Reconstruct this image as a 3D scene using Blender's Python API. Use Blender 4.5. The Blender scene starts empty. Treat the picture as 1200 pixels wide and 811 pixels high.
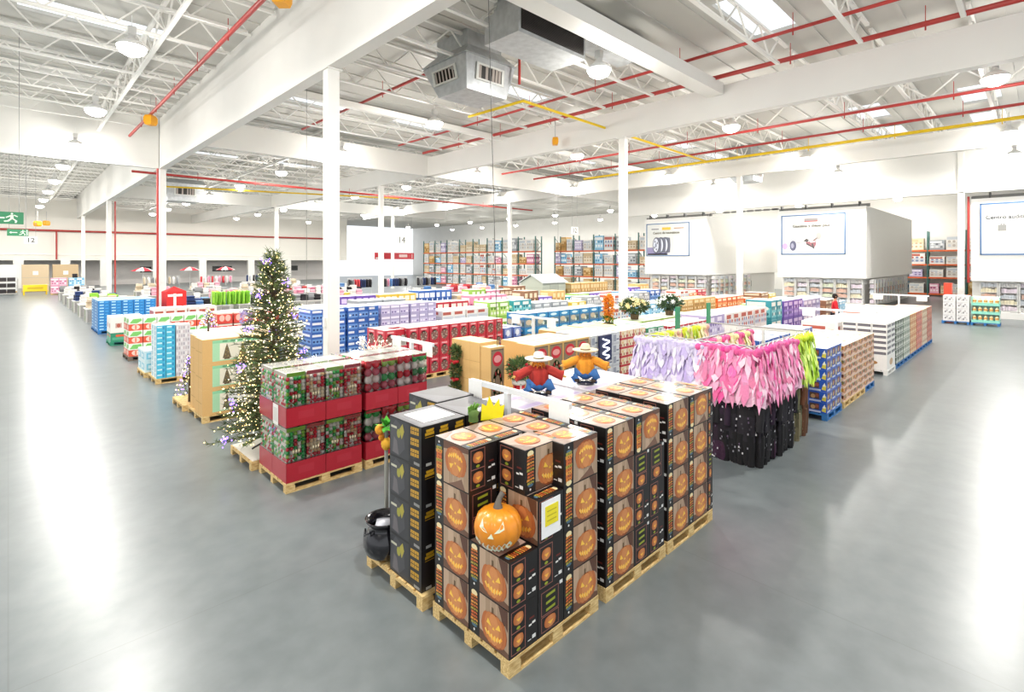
import bpy, math, random
from mathutils import Vector, Matrix
rng = random.Random(7)
SC = bpy.context.scene
COL = SC.collection
PI = math.pi

# ---------------------------------------------------------------- helpers
def lin(c):
    return c / 12.92 if c <= 0.04045 else ((c + 0.055) / 1.055) ** 2.4
def C(h):
    return tuple(lin(int(h[i:i + 2], 16) / 255) for i in (0, 2, 4))
def vary(c, a=0.1):
    k = 1 + rng.uniform(-a, a)
    return tuple(min(1, max(0, x * k)) for x in c)
def mix(a, b, t):
    return tuple(x * (1 - t) + y * t for x, y in zip(a, b))

WHITE = C('f4f2ec'); BLACK = C('161213'); KRAFT = C('d3ac70')

def nodes_mat(name):
    m = bpy.data.materials.new(name); m.use_nodes = True
    nt = m.node_tree
    return m, nt, nt.nodes['Principled BSDF']

def attr_mat(name, rough=0.5, noise=0.08, scale=18, metal=0.0, coat=0.0, alpha=1.0, emit=0.0):
    """colour from the mesh's own printed colours, broken up by a fine noise"""
    m, nt, b = nodes_mat(name)
    a = nt.nodes.new('ShaderNodeAttribute'); a.attribute_name = 'Col'
    n = nt.nodes.new('ShaderNodeTexNoise'); n.inputs['Scale'].default_value = scale
    n.inputs['Detail'].default_value = 3
    t = nt.nodes.new('ShaderNodeTexCoord'); nt.links.new(t.outputs['Object'], n.inputs['Vector'])
    mr = nt.nodes.new('ShaderNodeMapRange')
    mr.inputs['To Min'].default_value = 1 - noise; mr.inputs['To Max'].default_value = 1 + noise
    nt.links.new(n.outputs['Fac'], mr.inputs['Value'])
    mu = nt.nodes.new('ShaderNodeVectorMath'); mu.operation = 'SCALE'
    nt.links.new(a.outputs['Color'], mu.inputs[0]); nt.links.new(mr.outputs['Result'], mu.inputs['Scale'])
    nt.links.new(mu.outputs['Vector'], b.inputs['Base Color'])
    b.inputs['Roughness'].default_value = rough
    b.inputs['Metallic'].default_value = metal
    b.inputs['Coat Weight'].default_value = coat
    b.inputs['Coat Roughness'].default_value = 0.15
    b.inputs['Alpha'].default_value = alpha
    if emit:
        nt.links.new(a.outputs['Color'], b.inputs['Emission Color'])
        b.inputs['Emission Strength'].default_value = emit
    return m

def plain_mat(name, col, rough=0.5, metal=0.0, noise=0.05, scale=6, coat=0.0):
    m, nt, b = nodes_mat(name)
    n = nt.nodes.new('ShaderNodeTexNoise'); n.inputs['Scale'].default_value = scale
    t = nt.nodes.new('ShaderNodeTexCoord'); nt.links.new(t.outputs['Object'], n.inputs['Vector'])
    r = nt.nodes.new('ShaderNodeValToRGB')
    r.color_ramp.elements[0].position = 0.3; r.color_ramp.elements[1].position = 0.7
    r.color_ramp.elements[0].color = (*[x * (1 - noise) for x in col], 1)
    r.color_ramp.elements[1].color = (*[min(1, x * (1 + noise)) for x in col], 1)
    nt.links.new(n.outputs['Fac'], r.inputs['Fac']); nt.links.new(r.outputs['Color'], b.inputs['Base Color'])
    b.inputs['Roughness'].default_value = rough; b.inputs['Metallic'].default_value = metal
    b.inputs['Coat Weight'].default_value = coat
    return m

M_PRINT = attr_mat('printed_card', 0.42, 0.06, 25, coat=0.25)
M_KRAFT = attr_mat('kraft_card', 0.75, 0.07, 40)
M_CLOTH = attr_mat('cloth', 0.85, 0.18, 30)
M_GLOSS = attr_mat('shiny_plastic', 0.18, 0.03, 10, coat=0.4)
M_METAL = attr_mat('painted_metal', 0.4, 0.05, 8)
M_LEAF = attr_mat('needles', 0.6, 0.3, 40)
M_BULB = attr_mat('lit_bulbs', 0.3, 0.0, 5, emit=4.0)
M_WHITE = plain_mat('white_paint', (0.84, 0.83, 0.79), 0.55, noise=0.02, scale=0.6)
M_DECK = plain_mat('roof_deck', (0.56, 0.55, 0.51), 0.6, noise=0.04, scale=0.5)
M_STEEL = plain_mat('galvanised_steel', (0.50, 0.52, 0.53), 0.38, metal=0.35, noise=0.12, scale=5)
M_RED = plain_mat('red_pipe_paint', C('b23a35'), 0.4)
M_YEL = plain_mat('yellow_pipe_paint', C('f0cb1c'), 0.4)
M_DARK = plain_mat('dark_rubber', (0.03, 0.03, 0.03), 0.5)
M_SKIN = plain_mat('skin', C('c99576'), 0.55)
def wood_mat():
    m, nt, b = nodes_mat('pallet_wood')
    t = nt.nodes.new('ShaderNodeTexCoord'); mp = nt.nodes.new('ShaderNodeMapping')
    mp.inputs['Scale'].default_value = (2, 14, 14)
    n = nt.nodes.new('ShaderNodeTexNoise'); n.inputs['Scale'].default_value = 5; n.inputs['Detail'].default_value = 6
    r = nt.nodes.new('ShaderNodeValToRGB')
    r.color_ramp.elements[0].color = (*C('b98f4e'), 1); r.color_ramp.elements[1].color = (*C('ecd196'), 1)
    r.color_ramp.elements[0].position = 0.3; r.color_ramp.elements[1].position = 0.65
    nt.links.new(t.outputs['Object'], mp.inputs['Vector']); nt.links.new(mp.outputs['Vector'], n.inputs['Vector'])
    nt.links.new(n.outputs['Fac'], r.inputs['Fac']); nt.links.new(r.outputs['Color'], b.inputs['Base Color'])
    b.inputs['Roughness'].default_value = 0.7
    return m
M_WOOD = wood_mat()
M_BLUEP = plain_mat('blue_pallet_paint', C('2b6fae'), 0.55, noise=0.15)
M_TEALP = plain_mat('green_pallet_paint', C('2c8a6c'), 0.55, noise=0.15)
def clear_mat():
    m, nt, b = nodes_mat('clear_packaging')
    tr = nt.nodes.new('ShaderNodeBsdfTransparent'); gl = nt.nodes.new('ShaderNodeBsdfGlossy')
    gl.inputs['Roughness'].default_value = 0.08
    fr = nt.nodes.new('ShaderNodeFresnel'); fr.inputs['IOR'].default_value = 1.35
    mx = nt.nodes.new('ShaderNodeMixShader')
    nt.links.new(fr.outputs['Fac'], mx.inputs['Fac']); nt.links.new(tr.outputs[0], mx.inputs[1]); nt.links.new(gl.outputs[0], mx.inputs[2])
    nt.links.new(mx.outputs[0], nt.nodes['Material Output'].inputs['Surface'])
    return m
M_CLEAR = clear_mat()
def emit_mat(name, col, s):
    m, nt, b = nodes_mat(name)
    b.inputs['Base Color'].default_value = (*col, 1)
    b.inputs['Emission Color'].default_value = (*col, 1); b.inputs['Emission Strength'].default_value = s
    return m
M_LAMP = emit_mat('lamp_lens', (1.0, 0.97, 0.90), 22)
def floor_mat():
    m, nt, b = nodes_mat('polished_concrete')
    t = nt.nodes.new('ShaderNodeTexCoord')
    n = nt.nodes.new('ShaderNodeTexNoise'); n.inputs['Scale'].default_value = 0.55; n.inputs['Detail'].default_value = 7
    n.inputs['Roughness'].default_value = 0.62
    n2 = nt.nodes.new('ShaderNodeTexNoise'); n2.inputs['Scale'].default_value = 3.5; n2.inputs['Detail'].default_value = 8
    nt.links.new(t.outputs['Object'], n.inputs['Vector']); nt.links.new(t.outputs['Object'], n2.inputs['Vector'])
    ad = nt.nodes.new('ShaderNodeMath'); ad.operation = 'MULTIPLY_ADD'; ad.inputs[1].default_value = 0.45
    nt.links.new(n2.outputs['Fac'], ad.inputs[0])
    sc = nt.nodes.new('ShaderNodeMath'); sc.operation = 'MULTIPLY'; sc.inputs[1].default_value = 0.55
    nt.links.new(n.outputs['Fac'], sc.inputs[0]); nt.links.new(sc.outputs[0], ad.inputs[2])
    r = nt.nodes.new('ShaderNodeValToRGB')
    r.color_ramp.elements[0].position = 0.32; r.color_ramp.elements[1].position = 0.68
    r.color_ramp.elements[0].color = (*FLOOR_A, 1); r.color_ramp.elements[1].color = (*FLOOR_B, 1)
    nt.links.new(ad.outputs[0], r.inputs['Fac'])
    # saw-cut control joints every 5.5 m
    sx = nt.nodes.new('ShaderNodeSeparateXYZ'); nt.links.new(t.outputs['Object'], sx.inputs[0])
    prev = None
    for ax in ('X', 'Y'):
        md = nt.nodes.new('ShaderNodeMath'); md.operation = 'PINGPONG'; md.inputs[1].default_value = 2.75
        nt.links.new(sx.outputs[ax], md.inputs[0])
        lt = nt.nodes.new('ShaderNodeMath'); lt.operation = 'LESS_THAN'; lt.inputs[1].default_value = 0.006
        nt.links.new(md.outputs[0], lt.inputs[0])
        if prev is None: prev = lt
        else:
            mxx = nt.nodes.new('ShaderNodeMath'); mxx.operation = 'MAXIMUM'
            nt.links.new(prev.outputs[0], mxx.inputs[0]); nt.links.new(lt.outputs[0], mxx.inputs[1]); prev = mxx
    mc = nt.nodes.new('ShaderNodeMix'); mc.data_type = 'RGBA'; mc.inputs['B'].default_value = (0.10, 0.105, 0.11, 1)
    mf = nt.nodes.new('ShaderNodeMath'); mf.operation = 'MULTIPLY'; mf.inputs[1].default_value = 0.35
    nt.links.new(prev.outputs[0], mf.inputs[0]); nt.links.new(mf.outputs[0], mc.inputs['Factor'])
    nt.links.new(r.outputs['Color'], mc.inputs['A']); nt.links.new(mc.outputs['Result'], b.inputs['Base Color'])
    mr = nt.nodes.new('ShaderNodeMapRange'); mr.inputs['To Min'].default_value = 0.27; mr.inputs['To Max'].default_value = 0.31
    nt.links.new(n2.outputs['Fac'], mr.inputs['Value']); nt.links.new(mr.outputs[0], b.inputs['Roughness'])
    b.inputs['Specular IOR Level'].default_value = 0.62
    return m
FLOOR_A = C('626a6c'); FLOOR_B = C('787f81')
M_FLOOR = floor_mat()

class MB:
    """collects coloured polygons and builds them as one mesh"""
    def __init__(s): s.v = []; s.f = []; s.c = []; s.m = []; s.sm = []
    def poly(s, pts, col, mi=0, smooth=False):
        b = len(s.v); s.v += [tuple(p) for p in pts]; s.f.append(tuple(range(b, b + len(pts))))
        s.c.append(col); s.m.append(mi); s.sm.append(smooth)
    def faces(s, vs, fs, col, mi=0, smooth=False):
        b = len(s.v); s.v += [tuple(p) for p in vs]
        for i, f in enumerate(fs):
            s.f.append(tuple(b + k for k in f)); s.c.append(col[i] if isinstance(col, list) else col); s.m.append(mi); s.sm.append(smooth)
    def box(s, x0, y0, z0, x1, y1, z1, col, mi=0, top=None):
        vs = [(x0, y0, z0), (x1, y0, z0), (x1, y1, z0), (x0, y1, z0), (x0, y0, z1), (x1, y0, z1), (x1, y1, z1), (x0, y1, z1)]
        fs = [(3, 2, 1, 0), (4, 5, 6, 7), (0, 1, 5, 4), (2, 3, 7, 6), (1, 2, 6, 5), (3, 0, 4, 7)]
        s.faces(vs, fs, [col, top or col, col, col, col, col], mi)
        return s
    def bar(s, p, q, w, h=None, col=WHITE, mi=0):
        p = Vector(p); q = Vector(q); h = h or w
        d = (q - p).normalized(); up = Vector((0, 0, 1)) if abs(d.z) < 0.95 else Vector((1, 0, 0))
        a = d.cross(up).normalized() * w / 2; b = a.cross(d).normalized() * h / 2
        vs = [p - a - b, p + a - b, p + a + b, p - a + b, q - a - b, q + a - b, q + a + b, q - a + b]
        s.faces(vs, [(0, 1, 2, 3), (7, 6, 5, 4), (0, 4, 5, 1), (1, 5, 6, 2), (2, 6, 7, 3), (3, 7, 4, 0)], col, mi)
        return s
    def tube(s, pts, rad, col, n=8, mi=0, cap=True):
        pts = [Vector(p) for p in pts]; R = rad if isinstance(rad, (list, tuple)) else [rad] * len(pts)
        vs = []; fs = []
        for i, p in enumerate(pts):
            d = (pts[min(i + 1, len(pts) - 1)] - pts[max(i - 1, 0)]).normalized()
            up = Vector((0, 0, 1)) if abs(d.z) < 0.9 else Vector((1, 0, 0))
            a = d.cross(up).normalized(); b = a.cross(d)
            for k in range(n):
                t = 2 * PI * k / n; vs.append(p + (a * math.cos(t) + b * math.sin(t)) * R[i])
        for i in range(len(pts) - 1):
            for k in range(n):
                fs.append((i * n + k, i * n + (k + 1) % n, (i + 1) * n + (k + 1) % n, (i + 1) * n + k))
        s.faces(vs, fs, col, mi, True)
        if cap:
            s.poly(vs[:n][::-1], col, mi); s.poly(vs[-n:], col, mi)
        return s
    def lathe(s, prof, n, cen, col, mi=0, wob=None, sy=1.0):
        """prof: (radius, z) pairs; wob(theta, i) scales the radius"""
        vs = []; fs = []
        for i, (r, z) in enumerate(prof):
            for k in range(n):
                t = 2 * PI * k / n; rr = r * (wob(t, i) if wob else 1)
                vs.append((cen[0] + rr * math.cos(t), cen[1] + rr * math.sin(t) * sy, cen[2] + z))
        for i in range(len(prof) - 1):
            for k in range(n):
                fs.append((i * n + k, i * n + (k + 1) % n, (i + 1) * n + (k + 1) % n, (i + 1) * n + k))
        s.faces(vs, fs, col, mi, True)
        return s
    def ball(s, c, r, col, n=8, mi=0, sz=1.0):
        k = max(4, n // 2 + 1)
        prof = [(max(1e-4, r * math.sin(PI * i / k)), -r * sz * math.cos(PI * i / k)) for i in range(k + 1)]
        return s.lathe(prof, n, c, col, mi)
    def mesh(s, name, mats):
        me = bpy.data.meshes.new(name)
        me.from_pydata(s.v, [], s.f); me.update()
        at = me.attributes.new('Col', 'FLOAT_COLOR', 'FACE')
        buf = []
        for c in s.c: buf += [c[0], c[1], c[2], 1.0]
        at.data.foreach_set('color', buf)
        me.polygons.foreach_set('material_index', s.m); me.polygons.foreach_set('use_smooth', s.sm)
        for m in (mats if isinstance(mats, (list, tuple)) else [mats]): me.materials.append(m)
        return me
    def build(s, name, mats, parent=None, loc=None):
        return put(name, s.mesh(name, mats), parent=parent, loc=loc)

def put(name, mesh, loc=None, rz=0.0, parent=None):
    o = bpy.data.objects.new(name, mesh); COL.objects.link(o)
    if loc is not None: o.location = loc
    if rz: o.rotation_euler = (0, 0, rz)
    if parent: o.parent = parent
    return o
def tag(o, label, cat, group=None, kind=None):
    o['label'] = label; o['category'] = cat
    if group: o['group'] = group
    if kind: o['kind'] = kind
    return o
def thing(name, label, cat, loc, rz=0.0, group=None):
    return tag(put(name, None, loc, rz), label, cat, group)
def struct(o):
    o['kind'] = 'structure'; return o
def copy_thing(root, loc, rz=0.0, label=None, group=None):
    r = root.copy(); COL.objects.link(r); r.location = loc; r.rotation_euler = (0, 0, rz)
    if label: r['label'] = label
    if group: r['group'] = group
    for ch in list(root.children):
        c = ch.copy(); COL.objects.link(c); c.parent = r
        for g in ch.children:
            d = g.copy(); COL.objects.link(d); d.parent = c
    return r
def lettering(text, size, col, parent, loc, rot, rough=0.5, align='CENTER', font_scale=(1, 1, 1)):
    cu = bpy.data.curves.new('lettering', 'FONT'); cu.body = text; cu.size = size
    cu.align_x = align; cu.align_y = 'CENTER'; cu.extrude = 0.002; cu.offset = 0.006 if size > .25 and size < .6 else 0
    cu.materials.append(plain_mat('ink', col, rough))
    tmp = bpy.data.objects.new('lettering', cu); COL.objects.link(tmp)
    bpy.context.view_layer.update()
    me = bpy.data.meshes.new_from_object(tmp.evaluated_get(bpy.context.evaluated_depsgraph_get()))
    bpy.data.objects.remove(tmp); bpy.data.curves.remove(cu)
    o = put('lettering', me, loc, parent=parent); o.rotation_euler = rot; o.scale = font_scale
    return o
FACE_MX = (PI / 2, 0, -PI / 2)     # reads from the -X side
FACE_MY = (PI / 2, 0, 0)           # reads from the -Y side

# ---------------------------------------------------------------- cartons: a box with printed faces
class Carton(MB):
    def __init__(s, w, d, h, base, top=None, mi=0):
        super().__init__(); s.w, s.d, s.h = w, d, h
        s.box(0, 0, 0, w, d, h, base, mi, top)
    def pt(s, face, u, v, l):
        e = 0.0007 * l; w, d, h = s.w, s.d, s.h
        return {'-y': (u * w, -e, v * h), '+y': ((1 - u) * w, d + e, v * h), '-x': (-e, (1 - u) * d, v * h),
                '+x': (w + e, u * d, v * h), '+z': (u * w, v * d, h + e)}[face]
    def r(s, face, u0, v0, u1, v1, col, l=1, mi=0):
        s.poly([s.pt(face, *q, l) for q in ((u0, v0), (u1, v0), (u1, v1), (u0, v1))], col, mi)
    def e(s, face, u, v, ru, rv, col, l=1, n=14, a0=0, mi=0):
        s.poly([s.pt(face, u + ru * math.cos(a0 + 2 * PI * k / n), v + rv * math.sin(a0 + 2 * PI * k / n), l) for k in range(n)], col, mi)
    def p(s, face, pts, col, l=1, mi=0):
        s.poly([s.pt(face, *q, l) for q in pts], col, mi)
    def frame(s, face, u0, v0, u1, v1, t, col, l=1):
        a = {'-y': s.w, '+y': s.w, '-x': s.d, '+x': s.d, '+z': s.w}[face]; b = s.d if face == '+z' else s.h
        tu, tv = t / a, t / b
        s.r(face, u0, v0, u1, v0 + tv, col, l); s.r(face, u0, v1 - tv, u1, v1, col, l)
        s.r(face, u0, v0, u0 + tu, v1, col, l); s.r(face, u1 - tu, v0, u1, v1, col, l)

ORD = ['nearest', 'second', 'third', 'fourth', 'fifth', 'sixth', 'seventh', 'eighth', 'ninth', 'tenth', 'eleventh', 'twelfth']
LAY = ['bottom', 'second', 'third', 'fourth', 'fifth', 'sixth', 'seventh', 'eighth', 'ninth', 'tenth']

# pallets -------------------------------------------------------------
def pallet_mesh(w, d, h=0.14):
    b = MB(); c = WHITE
    for j in range(3):
        y = j * (d - 0.10) / 2
        b.box(0, y, 0, w, y + 0.10, 0.02, c)
        for i in range(3):
            x = i * (w - 0.13) / 2
            b.box(x, y, 0.02, x + 0.13, y + 0.10, h - 0.044, c)
    for i in range(3):
        x = i * (w - 0.12) / 2
        b.box(x, 0, h - 0.044, x + 0.12, d, h - 0.022, c)
    n = max(5, int(d / 0.15)); bw = d / n - 0.025
    for j in range(n):
        y = j * (d - bw) / (n - 1)
        b.box(0, y, h - 0.022, w, y + bw, h, c)
    return b
PAL = {}
def pallet(x, y, w, d, desc, mat=None):
    mat = mat or M_WOOD
    k = (round(w, 2), round(d, 2), mat.name)
    if k not in PAL: PAL[k] = pallet_mesh(w, d).mesh('pallet', mat)
    return tag(put('pallet', PAL[k], (x, y, 0)), desc, 'pallet', 'pallets under the goods')

def stack(mesh, x0, y0, nx, ny, nz, w, d, h, desc, group, name='carton', z0=0.142, gap=0.006, skip=(), only_top_inner=True, jit=0.004, cat='box', drop=None):
    """the cartons of one pallet that can be seen: left face, front face and top"""
    for k in range(nz):
        for j in range(ny):
            for i in range(nx):
                if (i, j, k) in skip: continue
                nzz = nz if drop is None else drop(i, j)
                if k >= nzz: continue
                x = x0 + i * (w + gap) + rng.uniform(-jit, jit) * .5; y = y0 + j * (d + gap) + rng.uniform(-jit, jit) * .5
                lay = 'only' if nz == 1 else 'top' if k == nzz - 1 else LAY[k]
                lab = '%s, %s layer' % (desc, lay) if nz > 1 else desc
                if nx > 1: lab += ', %s along' % ORD[i]
                if ny > 1: lab += ', %s row' % (['front', 'second', 'third', 'fourth', 'fifth', 'sixth'][j])
                tag(put(name, mesh, (x, y, z0 + k * (h + 0.0012))), lab, cat, group)

# ================================================================ SETTING
b = MB(); b.poly([(-30, -14, 0), (75, -14, 0), (75, 100, 0), (-30, 100, 0)], WHITE)
struct(b.build('floor', M_FLOOR))

# roof deck with skylight openings: strips along X, standing ribs modelled in
def deck(name, x0, x1, y0, y1, z, holes):
    b = MB(); y = y0
    xs = sorted(set([x0, x1] + [h[0] for h in holes] + [h[1] for h in holes])); ys = sorted(set([y0, y1] + [h[2] for h in holes] + [h[3] for h in holes]))
    for i in range(len(xs) - 1):
        for j in range(len(ys) - 1):
            cx, cy = (xs[i] + xs[i + 1]) / 2, (ys[j] + ys[j + 1]) / 2
            if any(h[0] < cx < h[1] and h[2] < cy < h[3] for h in holes): continue
            b.box(xs[i], ys[j], z, xs[i + 1], ys[j + 1], z + 0.12, WHITE)
    y = y0
    while y < y1:
        if not any(h[2] - .1 < y < h[3] + .1 for h in holes): b.box(x0, y, z - 0.04, x1, y + 0.12, z, WHITE)
        y += 1.05
    return struct(b.build(name, M_DECK))
SKY_L = [(-6.5, -4.2, y, y + 1.2) for y in (20.5, 28.8, 39, 47, 55, 63, 71)] + [(0.2, 4.0, y, y + 1.3) for y in (13.0, 21.5)]
SKY_C = [(x, x + 3.2, y, y + 1.3) for x in (8.5, 14.2, 23.0, 28.5, 34) for y in (1.2, 5.2, 15, 22.5, 31, 39, 47, 55, 63)]
SKY_C = [h for h in SKY_C if not (h[0] == 8.5 and h[2] in (15,)) and not (h[0] == 14.2 and h[2] == 1.2)]
deck('ceiling', -30, 6.3, -14, 100, 11.35, SKY_L)
deck('ceiling_main', 6.3, 75, -14, 100, 10.5, SKY_C)

# deep white fascia girders
def slab(name, x0, y0, z0, x1, y1, z1, lip=True):
    b = MB().box(x0, y0, z0, x1, y1, z1, WHITE)
    if lip:   # bottom flange a little wider than the board
        b.box(x0 - .03, y0 - .03, z0 - .03, x1 + .03, y1 + .03, z0, WHITE)
    return struct(b.build(name, M_WHITE))
slab('beam_left', 6.15, -4, 8.53, 6.45, 100, 11.4)
slab('beam_right', 18.55, -14, 8.53, 18.85, 100, 9.65)
slab('beam_cross', 6.48, 26.5, 8.53, 40.0, 26.75, 9.75)
slab('beam_cross_left', -30, 35.0, 8.53, 6.12, 35.25, 11.35)
slab('beam_far', 32.2, -14, 8.53, 32.45, 60, 9.5)
slab('beam_cross_far', 6.48, 53, 8.53, 40.0, 53.25, 9.6)
slab('beam_wide', 6.46, 8.02, 9.3, 18.5, 8.62, 9.72, False)
slab('beam_tie', 6.46, 19.7, 9.55, 40, 19.95, 9.8, False)

# open-web joists running along X
def joist(name, x0, x1, y, zt, zb, pitch=1.5, w=0.07):
    b = MB()
    b.bar((x0, y, zt), (x1, y, zt), w * 1.6, w, WHITE); b.bar((x0 + .8, y, zb), (x1 - .8, y, zb), w * 1.6, w, WHITE)
    x = x0 + .8; up = False; n = int((x1 - x0 - 1.6) / (pitch / 2)); st = (x1 - x0 - 1.6) / n
    b.bar((x0, y, zt), (x, y, zb), w * .6)
    for i in range(n):
        b.bar((x, y, zt if up else zb), (x + st, y, zb if up else zt), w * .6); x += st; up = not up
    return struct(b.build(name, M_WHITE))
y = 1.4; k = 0
while y < 82:
    if y > 5 and abs(y - 35.1) > .5: joist('beam_joist', -14, 6.1, y, 11.2, 10.35)
    if min(abs(y - v) for v in (8.06, 26.6, 19.8, 53.1)) > 0.7:
        joist('beam_joist', 6.5, 18.5, y, 10.38, 9.62)
        joist('beam_joist', 18.9, 39.8, y, 10.38, 9.62)
    y += 2.25
# girders along Y between the joists (open)
def girder(x, y0, y1, zt, zb):
    b = MB(); b.bar((x, y0, zb), (x, y1, zb), .12, .09); b.bar((x, y0, zt), (x, y1, zt), .12, .09)
    n = int((y1 - y0) / 1.0); st = (y1 - y0) / n
    for i in range(n): b.bar((x, y0 + i * st, zb if i % 2 else zt), (x, y0 + (i + 1) * st, zt if i % 2 else zb), .05)
    struct(b.build('beam_girder', M_WHITE))
girder(3.4, 9, 34.8, 11.1, 10.15); girder(-5.5, 5, 34.8, 11.1, 10.15); girder(3.4, 35.5, 82, 11.1, 10.15)
girder(25.2, -10, 52, 10.35, 9.5); girder(12.2, 27, 80, 10.35, 9.5)

# columns
def column(x, y, top, s=0.28):
    b = MB(); r = s / 2
    pts = [(-r, -r), (r, -r), (r, r), (-r, r)]; c = .03
    ring = []
    for (px, py) in pts:
        sx, sy = (1 if px > 0 else -1), (1 if py > 0 else -1)
        if sx * sy > 0: ring += [(px, py - sy * c), (px - sx * c, py)]
        else: ring += [(px - sx * c, py), (px, py - sy * c)]
    n = 8
    vs = [(*q, 0.0) for q in ring] + [(*q, top) for q in ring]
    b.faces(vs, [(i, (i + 1) % n, n + (i + 1) % n, n + i) for i in range(n)], WHITE)
    b.box(-r - .08, -r - .08, 0, r + .08, r + .08, .02, WHITE)
    b.box(-r - .05, -r - .05, top - .04, r + .05, r + .05, top, WHITE)
    b.box(-r - .05, -.06, 1.5, -r, .06, 1.75, C('e8e8e4'))
    return struct(b.build('column', M_WHITE, loc=(x, y, 0)))
for (x, y) in ((6.3, 13.5), (6.3, 35.1), (6.3, 56.8), (6.3, 78.5)): column(x, y, 8.49, .34)
for (x, y) in ((18.7, 12.4), (18.7, 32.3), (18.7, 52.0), (32.32, 13.0), (32.32, 33.4), (32.32, 53.2)): column(x, y, 8.49, .3)
column(39.7, 3.25, 9.6, .3)

# red sprinkler pipes, yellow gas pipes
def pipe(name, pts, r, mat, hang=None):
    b = MB().tube(pts, r, WHITE, 8)
    if hang:
        p, q = Vector(pts[0]), Vector(pts[-1]); n = int((q - p).length / 3.2)
        for i in range(1, n):
            c = p.lerp(q, i / n); b.tube([c - Vector((0, 0, r * 2.2)), c + Vector((0, 0, hang))], .012, WHITE, 5)
            b.tube([c - Vector((0, 0, r)), c - Vector((0, 0, r + .1))], .02, WHITE, 6)
    return b.build(name, mat)
def pipe_thing(name, label, pts, r, mat, hang=.5, cat='pipe', group='red sprinkler pipes'):
    return tag(pipe(name, pts, r, mat, hang), label, cat, group)
pipe_thing('ceiling_sprinkler_pipe', 'red sprinkler pipe under the roof left of the deep white girder', [(4.75, 3, 10.1), (4.75, 34.8, 10.1)], .07, M_RED)
pipe_thing('ceiling_sprinkler_pipe', 'red sprinkler pipe crossing behind the two air units', [(16.2, -2, 9.95), (16.2, 26, 9.95)], .055, M_RED)
pipe_thing('ceiling_sprinkler_pipe', 'short red sprinkler pipe entering the louvred air unit', [(10.6, 14.3, 9.9), (10.6, 26, 9.9)], .055, M_RED)
pipe_thing('ceiling_sprinkler_pipe', 'thick red sprinkler main along the near side of the right girder', [(17.9, -8, 9.75), (17.9, 26, 9.75)], .08, M_RED)
pipe_thing('ceiling_sprinkler_pipe', 'red sprinkler pipe just past the right girder', [(20.6, -8, 9.35), (20.6, 26, 9.35)], .06, M_RED)
pipe_thing('ceiling_sprinkler_pipe', 'red sprinkler pipe second past the right girder', [(24.4, -8, 9.25), (24.4, 26, 9.25)], .06, M_RED)
pipe_thing('ceiling_sprinkler_pipe', 'red sprinkler pipe third past the right girder, next to the yellow one', [(27.6, -8, 9.25), (27.6, 26, 9.25)], .06, M_RED)
pipe_thing('ceiling_sprinkler_pipe', 'red sprinkler pipe across the far bay above the clothes tables', [(5.0, 36, 8.35), (38, 36, 8.35)], .07, M_RED, .3)
pipe_thing('ceiling_sprinkler_pipe', 'red pipe along the top of the far white wall', [(-28, 83.6, 6.9), (40, 83.6, 6.9)], .12, M_RED, None)
pipe_thing('ceiling_drop_pipe', 'upright red pipe beside the second tall column', [(6.0, 34.6, .1), (6.0, 34.6, 8.45)], .06, M_RED, None)
pipe_thing('ceiling_drop_pipe', 'upright red pipe beside the third tall column', [(6.7, 56.6, .1), (6.7, 56.6, 8.45)], .06, M_RED, None)
pipe_thing('ceiling_drop_pipe', 'upright red pipe on the far white wall', [(4.2, 83.5, 3.4), (4.2, 83.5, 6.8)], .09, M_RED, None)
pipe_thing('ceiling_drop_pipe', 'upright red pipe beside the column by the right hand cooler', [(39.95, 2.95, 2.0), (39.95, 2.95, 7.0)], .06, M_RED, None)
pipe_thing('ceiling_drop_pipe', 'short upright red pipe hanging beside the louvred air unit', [(11.75, 11.7, 8.95), (11.75, 11.7, 10.4)], .045, M_RED, None)
pipe_thing('ceiling_gas_pipe', 'yellow gas pipe with an elbow below the louvred air unit', [(13.2, 16.0, 9.05), (13.3, 13.05, 9.05), (28.9, 13.6, 9.05)], .055, M_YEL, None, group='yellow gas pipes')
pipe_thing('ceiling_gas_pipe', 'long yellow gas pipe across the right hand ceiling', [(28.9, -6, 9.0), (28.9, 22.4, 9.0)], .075, M_YEL, .5, group='yellow gas pipes')
pipe_thing('ceiling_gas_pipe', 'distant yellow pipe beyond the cross girder', [(8, 44, 8.6), (24, 38.5, 8.6)], .06, M_YEL, None, group='yellow gas pipes')

# walls ------------------------------------------------------------
b = MB()
b.box(-30, 84.0, 3.3, 42, 84.3, 11, C('eeebe2')); b.box(-30, 83.9, 3.95, 42, 84.0, 4.05, WHITE)
b.box(-30, 88, 0, 42, 88.3, 11, C('dcd8d5'))
struct(b.build('wall_back', attr_mat('back_wall_paint', .6, .02, .5)))
for i, x in enumerate((0.4, 4.6, 8.4, 14.0, 19.5, 26, 31.5)):
    struct(MB().box(x, 83.8, 0, x + .9, 84.35, 3.32, C('f1efe8')).build('trim_%d' % (i + 1), M_WHITE))
def cooler(name, x0, x1, y0, y1, zb=2.1, zt=6.85):
    b = MB(); w = C('f3f2ee')
    b.box(x0, y0, zb, x1, y1, zt, w)                      # upper cabinet wall
    b.box(x0 + .9, y0 + .3, 0, x1, y1, zb, C('e3e2de'))   # recessed base
    b.box(x0 + .05, y0 + .02, 0, x0 + .9, y1 - .02, .35, C('eceae6'))
    return struct(b.build(name, attr_mat(name + '_panel', .45, .015, .4)))
cooler('wall_tyre_centre', 40.0, 56, 18.7, 24.3)
cooler('wall_cooler', 40.0, 57, 7.95, 13.35)
cooler('wall_hearing_centre', 40.0, 57, -8, 2.85)
b = MB().box(39.6, -14, 7.25, 39.9, 26.4, 10.5, WHITE).box(39.55, -14, 7.2, 39.95, 26.4, 7.25, WHITE)
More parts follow.
